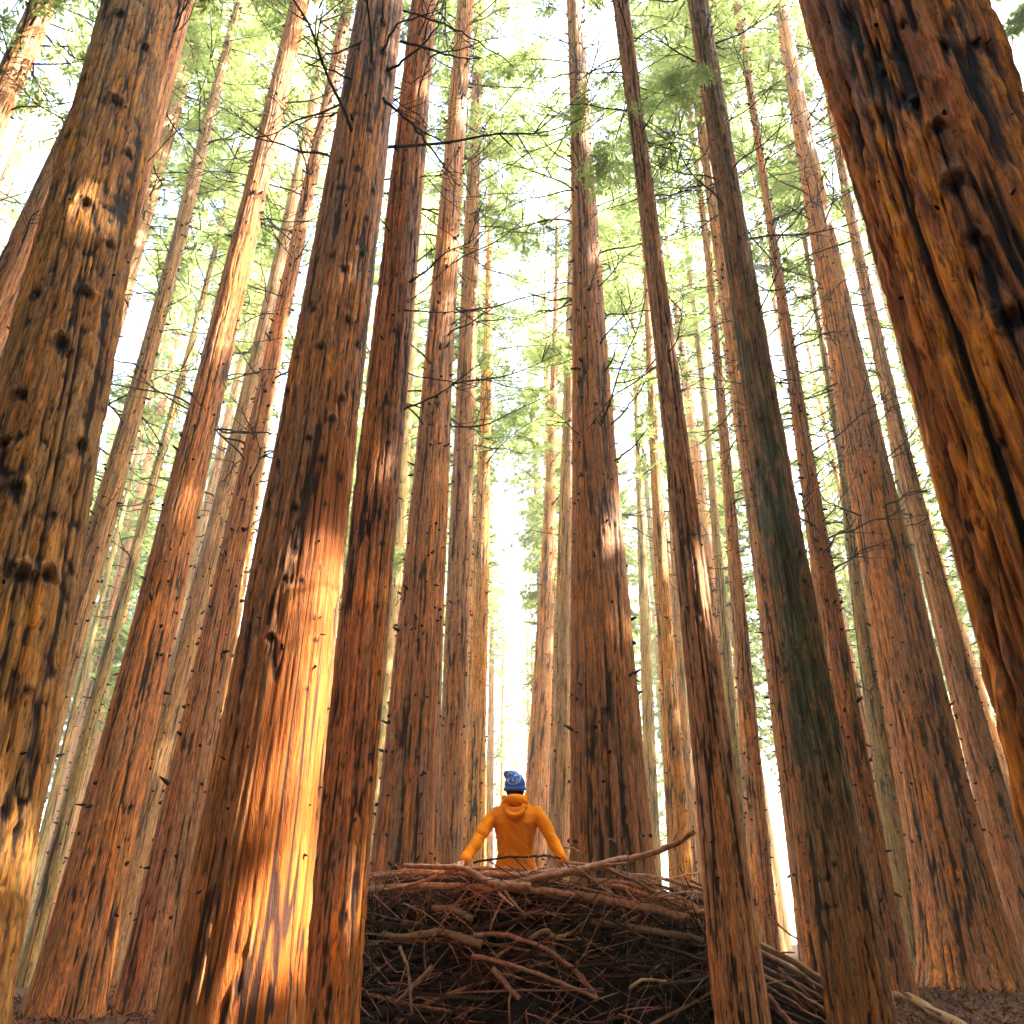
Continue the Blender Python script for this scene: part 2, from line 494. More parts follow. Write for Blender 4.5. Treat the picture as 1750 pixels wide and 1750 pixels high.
def trunk_mesh(name, Xf, Rf, D, H, na, rows, seed, amp=0.02, f1=9.0, style='fibre', knots=(), bare=None, moss=False, flare=0.25, vis=True, zmax_vis=None):
    f1 = f1 * 1.5; amp = amp * 0.8
    """bark relief is real displacement; returns mesh (local to base) and the base point"""
    x0 = float(Xf(np.array([0.0]))[0])
    zb = gz(x0, D) - 0.35
    if vis:
        # rows evenly spaced as seen in perspective so the relief keeps its size
        pys = np.linspace(1760, -25, rows)
        zz = np.array([at(875, p, D).z for p in pys])
        zz = zz[(zz > zb + 0.02)]
        zz = zz[zz < H]
        lo = np.linspace(zb, zz[0], 14)[:-1] if zz[0] > zb + 0.3 else np.array([zb])
        hi = np.linspace(zz[-1], H, 30)[1:] if zz[-1] < H - 1 else np.array([])
        zz = np.concatenate([lo, zz, hi])
    else:
        zz = np.linspace(zb, H, rows)
    a = np.linspace(0, 2 * math.pi, na, endpoint=False)
    Z, A = np.meshgrid(zz, a, indexing='ij')
    cx = Xf(zz)[:, None]
    R0 = Rf(zz, H)[:, None]
    Rm = float(Rf(np.array([3.0]), H)[0])
    ca, sa = np.cos(A), np.sin(A)
    # waviness of fibre
    wv = (vnoise(ca * 1.2, sa * 1.2, Z * 0.28, seed) - 0.5) * 0.20 + (vnoise(ca * 2.5, sa * 2.5, Z * 0.9, seed + 1) - 0.5) * 0.06
    A2 = A + wv
    qx, qy = np.cos(A2) * Rm, np.sin(A2) * Rm
    n1 = vnoise(qx * f1, qy * f1, Z * f1 * 0.034, seed + 2)
    h1 = np.clip(np.abs(2 * n1 - 1) * 3.4, 0, 1) ** 0.8 * (0.8 + 0.2 * vnoise(qx * f1 * 0.9, qy * f1 * 0.9, Z * f1 * 0.1, seed + 12))
    n2 = vnoise(qx * f1 * 2.2, qy * f1 * 2.2, Z * f1 * 0.075, seed + 3)
    h2 = np.clip(np.abs(2 * n2 - 1) * 3.0, 0, 1) ** 0.8
    n3 = vnoise(qx * f1 * 5.0, qy * f1 * 5.0, Z * f1 * 0.24, seed + 4)
    n3b = vnoise(qx * f1 * 4.2, qy * f1 * 4.2, Z * f1 * 0.14, seed + 5)
    h3 = np.clip(np.abs(2 * n3b - 1) * 2.4, 0, 1) ** 0.8
    n6 = vnoise(qx * f1 * 2.8, qy * f1 * 2.8, Z * f1 * 0.85, seed + 15)
    h = 0.32 * h1 + 0.27 * h2 + 0.19 * h3 + 0.14 * n3 + 0.30 * n6
    if style == 'plates':
        n4 = vnoise(qx * f1 * 0.9, qy * f1 * 0.9, Z * f1 * 0.34, seed + 6)
        h4 = np.clip(np.abs(2 * n4 - 1) * 2.4, 0, 1) ** 0.6
        n5 = vnoise(qx * f1 * 1.8, qy * f1 * 1.8, Z * f1 * 0.6, seed + 7)
        h5 = np.clip(np.abs(2 * n5 - 1) * 2.4, 0, 1) ** 0.7
        h = 0.30 * h1 + 0.22 * h2 + 0.22 * h4 + 0.14 * h5 + 0.12 * n3
    p5, p95 = np.percentile(h, 4), np.percentile(h, 96)
    h = np.clip((h - p5) / (p95 - p5), 0.0, 1.0)
    shreds = vnoise(qx * f1 * 0.5, qy * f1 * 0.5, Z * 0.7, seed + 8)
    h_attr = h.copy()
    low = (vnoise(ca * 1.3 + 5, sa * 1.3, Z * 0.13, seed + 9) - 0.5)
    base = np.exp(-np.maximum(Z - zb, 0) / 0.8)
    lob = (vnoise(ca * 2.2, sa * 2.2, Z * 0.12, seed + 10) - 0.35)
    amp_h = amp * np.clip(R0 / max(Rm, 0.05), 0.35, 1.3)
    R = R0 * (1 + 0.13 * low + base * (flare + 0.55 * lob) * min(1.0, 0.35 + Rm)) + amp_h * (h ** 0.8 - 0.7) * 2.4 + amp_h * 0.9 * (shreds - 0.5)
    bare_a = np.zeros_like(R)
    if bare is not None:
        # strip of trunk whose bark has come off: smooth wood sunk behind the bark edge
        (bz0, bz1, ac, aw) = bare
        da = np.abs((A - ac + math.pi) % (2 * math.pi) - math.pi)
        edge = (vnoise(ca * 5, sa * 5, Z * 0.9, seed + 20) - 0.5) * 1.3 + (vnoise(ca * 16, sa * 16, Z * 1.4, seed + 21) - 0.5) * 1.2
        fz = np.clip((bz1 - Z) / (bz1 - bz0), 0, 1)
        wid = aw * (0.45 + 0.62 * fz ** 0.7)
        m1 = (wid - da) / 0.30 + edge
        m2 = (bz1 - Z) / 0.7 + edge * 1.5
        m3 = (Z - bz0) / 0.7 + edge * 1.5
        bare_a = np.clip(np.minimum(np.minimum(m1, m2), m3) * 3.0 + 0.5, 0, 1)
        crack = np.clip(np.abs(2 * vnoise(qx * 16, qy * 16, Z * 0.55, seed + 22) - 1) * 3.4, 0, 1)
        crack2 = np.clip(np.abs(2 * vnoise(qx * 38, qy * 38, Z * 1.5, seed + 23) - 1) * 2.8, 0, 1)
        ragged = vnoise(qx * 9, qy * 9, Z * 1.4, seed + 24)
        hb = 0.02 + 0.98 * np.minimum(crack ** 0.9, 0.35 + crack2 * 0.65)
        R = R * (1 - bare_a) + bare_a * (R0 * (1 + 0.13 * low + base * (flare + 0.55 * lob) * min(1.0, 0.35 + Rm)) - amp * 1.6 + amp * 1.3 * (hb - 0.5) + amp * 1.5 * (ragged - 0.5))
        h_attr = h_attr * (1 - bare_a) + bare_a * (0.02 + 0.98 * hb)
    kn = np.zeros_like(R)
    for (ka, kz, ks) in knots:
        sel = np.abs(zz - kz) < ks * 5
        if not sel.any():
            continue
        ii = np.where(sel)[0]
        Zs, As = Z[ii], A[ii]
        du = ((As - ka + math.pi) % (2 * math.pi) - math.pi) * R0[ii]
        dz = Zs - kz
        wob = 1 + 0.5 * (vnoise(du * 40, dz * 40, kz * 3, seed + 30) - 0.5)
        rr = np.sqrt(du ** 2 + (dz * 0.85) ** 2) / (ks * wob)
        collar = np.exp(-((rr - 1.25) / 0.45) ** 2)
        hole = np.exp(-(rr / 0.75) ** 4)
        R[ii] += ks * 0.30 * collar * (dz > -ks * 0.6) - ks * 0.42 * hole
        kn[ii] = np.maximum(kn[ii], np.clip(1.25 - rr, 0, 1) ** 0.6 * 1.0)
        # vertical scar below and above
        scar = np.exp(-(du / (ks * 0.5)) ** 2) * np.exp(-((np.abs(dz) - ks) / (ks * 1.6)).clip(0) ** 2)
        kn[ii] = np.maximum(kn[ii], 0.45 * scar)
    kn = np.clip(kn, 0, 1)
    Xv = cx + R * ca - x0
    Yv = R * sa
    verts = np.stack([Xv, Yv, Z - zb], -1).reshape(-1, 3)
    nr = len(zz)
    idx = np.arange(nr * na).reshape(nr, na)
    nx = np.roll(idx, -1, axis=1)
    f = np.stack([idx[:-1], nx[:-1], nx[1:], idx[1:]], -1).reshape(-1, 4)
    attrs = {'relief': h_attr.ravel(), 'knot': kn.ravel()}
    if bare is not None:
        attrs['bare'] = bare_a.ravel()
    if moss:
        # moss keeps to the side turned from the sun
        ms = np.clip(0.55 + 0.9 * np.cos(A + math.radians(145)) + 0.25 * np.sin(Z * 0.9), 0, 1) * np.clip((Z - 1.2) / 1.5, 0, 1) * np.clip((8.5 - Z) / 3.0 + 0.15, 0.15, 1) * np.clip(vnoise(qx * 3.5, qy * 3.5, Z * 0.8, seed + 40) * 3.2 - 0.35, 0, 1)
        attrs['moss'] = ms.ravel()
    me = new_mesh(name, verts, f, True, attrs)
    return me, Vector((x0, D, zb))

# ------------------------------------------------------------------ dead branches, stubs, foliage templates
def branch_template(k):
    rs = np.random.default_rng(100 + k)
    L = [1.0, 1.25, 0.8, 1.5, 1.1, 0.9, 1.35, 1.7][k % 8]
    up = rs.uniform(-0.35, 0.45)
    n = 12
    t = np.linspace(0, 1, n)
    bend = rs.uniform(-0.35, 0.35)
    P = np.stack([t * L, bend * t ** 2 * L + 0.02 * np.sin(t * 9 + k), up * t * L * 0.6 + rs.uniform(-0.15, 0.4) * t ** 2.2 * L + 0.015 * np.sin(t * 14)], -1)
    b = Bag()
    b.add(*tube_arrays(P, 0.011 * (1 - 0.85 * t) + 0.002, 5))
    for s in range(rs.integers(3, 7)):
        i = rs.integers(3, n - 2)
        d = P[min(i + 1, n - 1)] - P[i]; d /= np.linalg.norm(d)
        side = np.cross(d, [0, 0, 1]); side /= np.linalg.norm(side) + 1e-6
        sg = rs.choice([-1, 1])
        l = L * rs.uniform(0.15, 0.42)
        tt = np.linspace(0, 1, 6)[:, None]
        Q = P[i] + (d * 0.75 + side * sg * rs.uniform(0.4, 0.9) + np.array([0, 0, rs.uniform(-0.2, 0.35)])) * l * tt + np.array([0, 0, rs.uniform(-.1, .2)]) * l * tt ** 2
        b.add(*tube_arrays(Q, 0.006 * (1 - 0.7 * tt[:, 0]) + 0.001, 4))
    return b.mesh('dead_branch')
BR = [branch_template(k) for k in range(8)]

def leaf_quads(base, dirv, side, length, width):
    """kite-shaped spray of foliage as one quad: base, two shoulders and tip"""
    b0 = base
    s1 = base + dirv * length * 0.45 + side * width * 0.5
    s2 = base + dirv * length * 0.45 - side * width * 0.5
    tip = base + dirv * length
    return np.stack([b0, s2, tip, s1], 1)

def foliage_branch(rs, P, T, L, dens=1.0, leafw=0.055, leafl=0.20):
    """sprays along polyline P; returns (n,4,3) quads"""
    n = len(P)
    out = []
    m = int(26 * dens * L)
    if m < 4: m = 4
    u = rs.uniform(0.22, 1.0, m)
    i = np.clip((u * (n - 1)).astype(int), 0, n - 2)
    fr = u * (n - 1) - i
    base = P[i] * (1 - fr[:, None]) + P[i + 1] * fr[:, None]
    d = P[i + 1] - P[i]; d /= np.linalg.norm(d, axis=1)[:, None] + 1e-9
    side = np.cross(d, np.array([0, 0, 1.0])); side /= np.linalg.norm(side, axis=1)[:, None] + 1e-9
    sg = rs.choice([-1.0, 1.0], m)[:, None]
    spread = rs.uniform(0.5, 1.1, m)[:, None]
    tw = d * 0.7 + side * sg * spread + np.array([0, 0, 1]) * rs.uniform(-0.35, 0.18, m)[:, None]
    tw /= np.linalg.norm(tw, axis=1)[:, None]
    tl = (rs.uniform(0.25, 0.62, m) * (1.15 - 0.6 * u))[:, None]
    k = 6
    for j in range(k):
        q = (j + rs.uniform(0.1, 0.9, m)[:, None]) / k
        b2 = base + tw * tl * q + np.array([0, 0, -0.10]) * (tl * q) ** 2
        s2 = np.cross(tw, np.array([0, 0, 1.0])); s2 /= np.linalg.norm(s2, axis=1)[:, None] + 1e-9
        dd = tw * 0.8 + s2 * rs.choice([-1, 1], m)[:, None] * rs.uniform(0.2, 0.9, m)[:, None] + rs.normal(0, 0.22, (m, 3))
        dd /= np.linalg.norm(dd, axis=1)[:, None]
        sd = np.cross(dd, rs.normal(0, 0.35, (m, 3)) + np.array([0, 0, 1.0])); sd /= np.linalg.norm(sd, axis=1)[:, None] + 1e-9
        ln = leafl * rs.uniform(0.55, 1.2, m)[:, None]; wd = leafw * rs.uniform(0.6, 1.3, m)[:, None]
        out.append(leaf_quads(b2, dd, sd, ln, wd))
    return np.concatenate(out)

def crown_template(seed, hc=22.0, nb=120, rmax=3.6, dens=1.0, leafw=0.05, leafl=0.22):
    """crown in local coordinates: z from 0 (lowest live branch) to hc (tip)"""
    rs = np.random.default_rng(seed)
    quads = []; bag = Bag()
    for b in range(nb):
        u = rs.random() ** 1.15
        z = u * hc * 0.97
        prof = (0.55 + 0.45 * min(1, u / 0.25)) * (1 - u) ** 0.75
        L = max(0.5, rmax * prof * rs.uniform(0.65, 1.15))
        az = rs.uniform(0, 2 * math.pi)
        n = 8
        t = np.linspace(0, 1, n)
        r0 = 0.1
        rise = rs.uniform(-0.55, 0.45) + 0.35 * u
        rr = r0 + t * L
        azz = az + rs.uniform(-0.25, 0.25) * t
        P = np.stack([rr * np.cos(azz), rr * np.sin(azz), z + rise * t * L - 0.28 * (t ** 2) * L + 0.12 * t ** 4 * L], -1)
        bag.add(*tube_arrays(P, 0.022 * (1 - 0.85 * t) + 0.003, 4, cap=False))
        quads.append(foliage_branch(rs, P, None, L, dens, leafw, leafl))
    q = np.concatenate(quads)
    return q, bag

def leaf_shade(q, seed):
    c = q.mean(1)
    s = vnoise(c[:, 0] * 0.9, c[:, 1] * 0.9, c[:, 2] * 0.9, seed) * 0.9 + np.random.default_rng(seed).random(len(c)) * 0.35 - 0.25
    return np.clip(s, 0, 1)

def crown_mesh(q, bag, seed, name='crown'):
    v = q.reshape(-1, 3)
    f = np.arange(len(v)).reshape(-1, 4)
    nb_ = sum(len(x) for x in bag.v)
    fb = np.vstack(bag.f)
    allv = np.vstack([v] + bag.v)
    allf = np.vstack([f, fb + len(v)])
    sh = np.concatenate([np.repeat(leaf_shade(q, seed), 4), np.zeros(nb_)])
    me = new_mesh(name, allv, allf, False, {'shade': sh})
    me.materials.append(M['leaf']); me.materials.append(M['twig'])
    mi = np.concatenate([np.zeros(len(f), np.int32), np.ones(len(fb), np.int32)])
    me.polygons.foreach_set('material_index', mi)
    return me

CROWN_ARR = [crown_template(s, 24.0, n_, r_, d_) for s, n_, r_, d_ in
             ((11, 84, 3.2, 0.62), (12, 90, 2.9, 0.6), (13, 70, 3.6, 0.6), (14, 96, 3.0, 0.55), (15, 76, 3.4, 0.7))]
CROWNS = [crown_mesh(q, b, 50 + i) for i, (q, b) in enumerate(CROWN_ARR)]
DENSE_ARR = [crown_template(s, 24.0, 190, 4.3, 1.5, 0.085, 0.32) for s in (21, 22)]
DENSE = [crown_mesh(q, b, 60 + i) for i, (q, b) in enumerate(DENSE_ARR)]

FOREST_ARR = [crown_template(s, 24.0, 150, 3.2, 0.56, 0.10, 0.28) for s in (31, 32, 33, 34)]
FOREST = [crown_mesh(q, b, 80 + i) for i, (q, b) in enumerate(FOREST_ARR)]

def leafy_template(seed, L=2.2):
    rs = np.random.default_rng(seed)
    t = np.linspace(0, 1, 9)
    P = np.stack([t * L, rs.uniform(-0.2, 0.2) * t ** 2 * L, 0.15 * t * L - 0.3 * t ** 2 * L], -1)
    bag = Bag(); bag.add(*tube_arrays(P, 0.02 * (1 - 0.85 * t) + 0.002, 5))
    q = [foliage_branch(rs, P, None, L, 0.8, 0.035, 0.13)]
    for s in range(9):
        i = rs.integers(2, 8)
        d = np.array([0.7, rs.choice([-1, 1]) * rs.uniform(0.4, 0.8), rs.uniform(-0.3, 0.2)])
        l = L * rs.uniform(0.25, 0.5)
        tt = np.linspace(0, 1, 6)
        Q = P[i] + d * (tt * l)[:, None] + np.array([0, 0, -0.2]) * (tt ** 2 * l)[:, None]
        bag.add(*tube_arrays(Q, 0.008 * (1 - 0.7 * tt) + 0.001, 4))
        q.append(foliage_branch(rs, Q, None, l * 1.6, 0.8, 0.035, 0.13))
    return crown_mesh(np.concatenate(q), bag, seed, 'leafy_branch')
LEAFY = [leafy_template(300 + k) for k in range(4)]

# gap cut in the crowns so the sun reaches the split trunk
BEAMS = []      # (point, half height, half width)
def beam_filter(q, origin, scale, rot):
    c = q.mean(1) * scale
    cr, sr = math.cos(rot), math.sin(rot)
    W = np.stack([c[:, 0] * cr - c[:, 1] * sr, c[:, 0] * sr + c[:, 1] * cr, c[:, 2]], -1) + np.array(origin)
    S = np.array(SUN_DIR)
    keep = np.ones(len(q), bool)
    side = np.cross(S, [0, 0, 1.0]); side /= np.linalg.norm(side)
    upv = np.cross(side, S)
    for (p, hh, hw) in BEAMS:
        d = W - np.array(p)
        a = d @ side; b = d @ upv
        t = d @ S
        wob = 1 + 0.5 * np.sin(t * 1.7 + b * 2.0)
        e = np.maximum(np.abs(a) / (hw * wob), np.abs(b) / hh) + 0.55 * (vnoise(a * 1.6 + 9, b * 1.6, t * 0.05, 3) - 0.5) * np.clip(np.abs(b) / hh, 0.3, 1)
        pr = np.clip((1.45 - e) / 0.75, 0, 1)
        keep &= ~((np.random.default_rng(5).random(len(c)) < pr) & (t > 0))
    return keep

def add_crown(parent, base, z_from, H, seed, dense=False, wide=1.0, rot=None, forest=False):
    rs = np.random.default_rng(seed)
    arr = FOREST_ARR if forest else DENSE_ARR if dense else CROWN_ARR
    mes = FOREST if forest else DENSE if dense else CROWNS
    k = int(rs.integers(0, len(mes)))
    rot = rs.uniform(0, 6.28) if rot is None else rot
    sz = (H - z_from) / 24.0
    sx = wide * rs.uniform(0.85, 1.2)
    me = mes[k]
    if BEAMS:
        q, bag = arr[k]
        keep = beam_filter(q, base + Vector((0, 0, z_from)), np.array([sx, sx, sz]), rot)
        if keep.sum() < len(q) - 3:
            me = crown_mesh(q[keep], bag, 50 + k)
    o = obj('crown', me, None, parent)
    o.location = (0, 0, z_from)
    o.rotation_euler = (0, 0, rot)
    o.scale = (sx, sx, sz)
    return o

def stub_bag(Xf, Rf, H, base, D, n, seed, z0, z1, size=0.05):
    """short broken twig stubs, one joined part"""
    rs = np.random.default_rng(seed)
    b = Bag()
    for i in range(n):
        z = rs.uniform(z0, z1)
        a = rs.uniform(0, 2 * math.pi)
        r = float(Rf(np.array([z]), H)[0]); x = float(Xf(np.array([z]))[0])
        d = np.array([math.cos(a), math.sin(a), rs.uniform(-0.5, 0.6)])
        p = np.array([x - base.x + math.cos(a) * r * 0.9, math.sin(a) * r * 0.9, z - base.z])
        l = size * (rs.uniform(0.5, 1.3) if rs.random() < 0.8 else rs.uniform(1.5, 3.5)); w = size * rs.uniform(0.4, 0.95)
        b.add(*tube_arrays(np.array([p, p + d * (r * 0.1 + l * 0.4), p + d * (r * 0.1 + l)]), [w, w * 0.8, w * 0.35], 4))
    return b.mesh('broken_stubs')

def add_branches(parent, Xf, Rf, H, base, n, seed, z0, z1, smin=0.7, smax=1.8, az=None):
    rs = np.random.default_rng(seed)
    for i in range(n):
        z = z0 + (z1 - z0) * rs.random() ** 0.85
        a = rs.uniform(0, 2 * math.pi) if az is None else rs.uniform(*az)
        r = float(Rf(np.array([z]), H)[0]); x = float(Xf(np.array([z]))[0])
        o = bpy.data.objects.new('dead_branch', BR[int(rs.integers(0, 8))])
        o.parent = parent
        o.location = (x - base.x + math.cos(a) * r * 0.9, math.sin(a) * r * 0.9, z - base.z)
        s = rs.uniform(smin, smax)
        o.scale = (s, s, s * rs.uniform(0.8, 1.3))
        o.rotation_euler = (rs.uniform(-0.5, 0.5), rs.uniform(-0.25, 0.25), a)
        COL.objects.link(o)
for me in BR: me.materials.append(M['twig'])

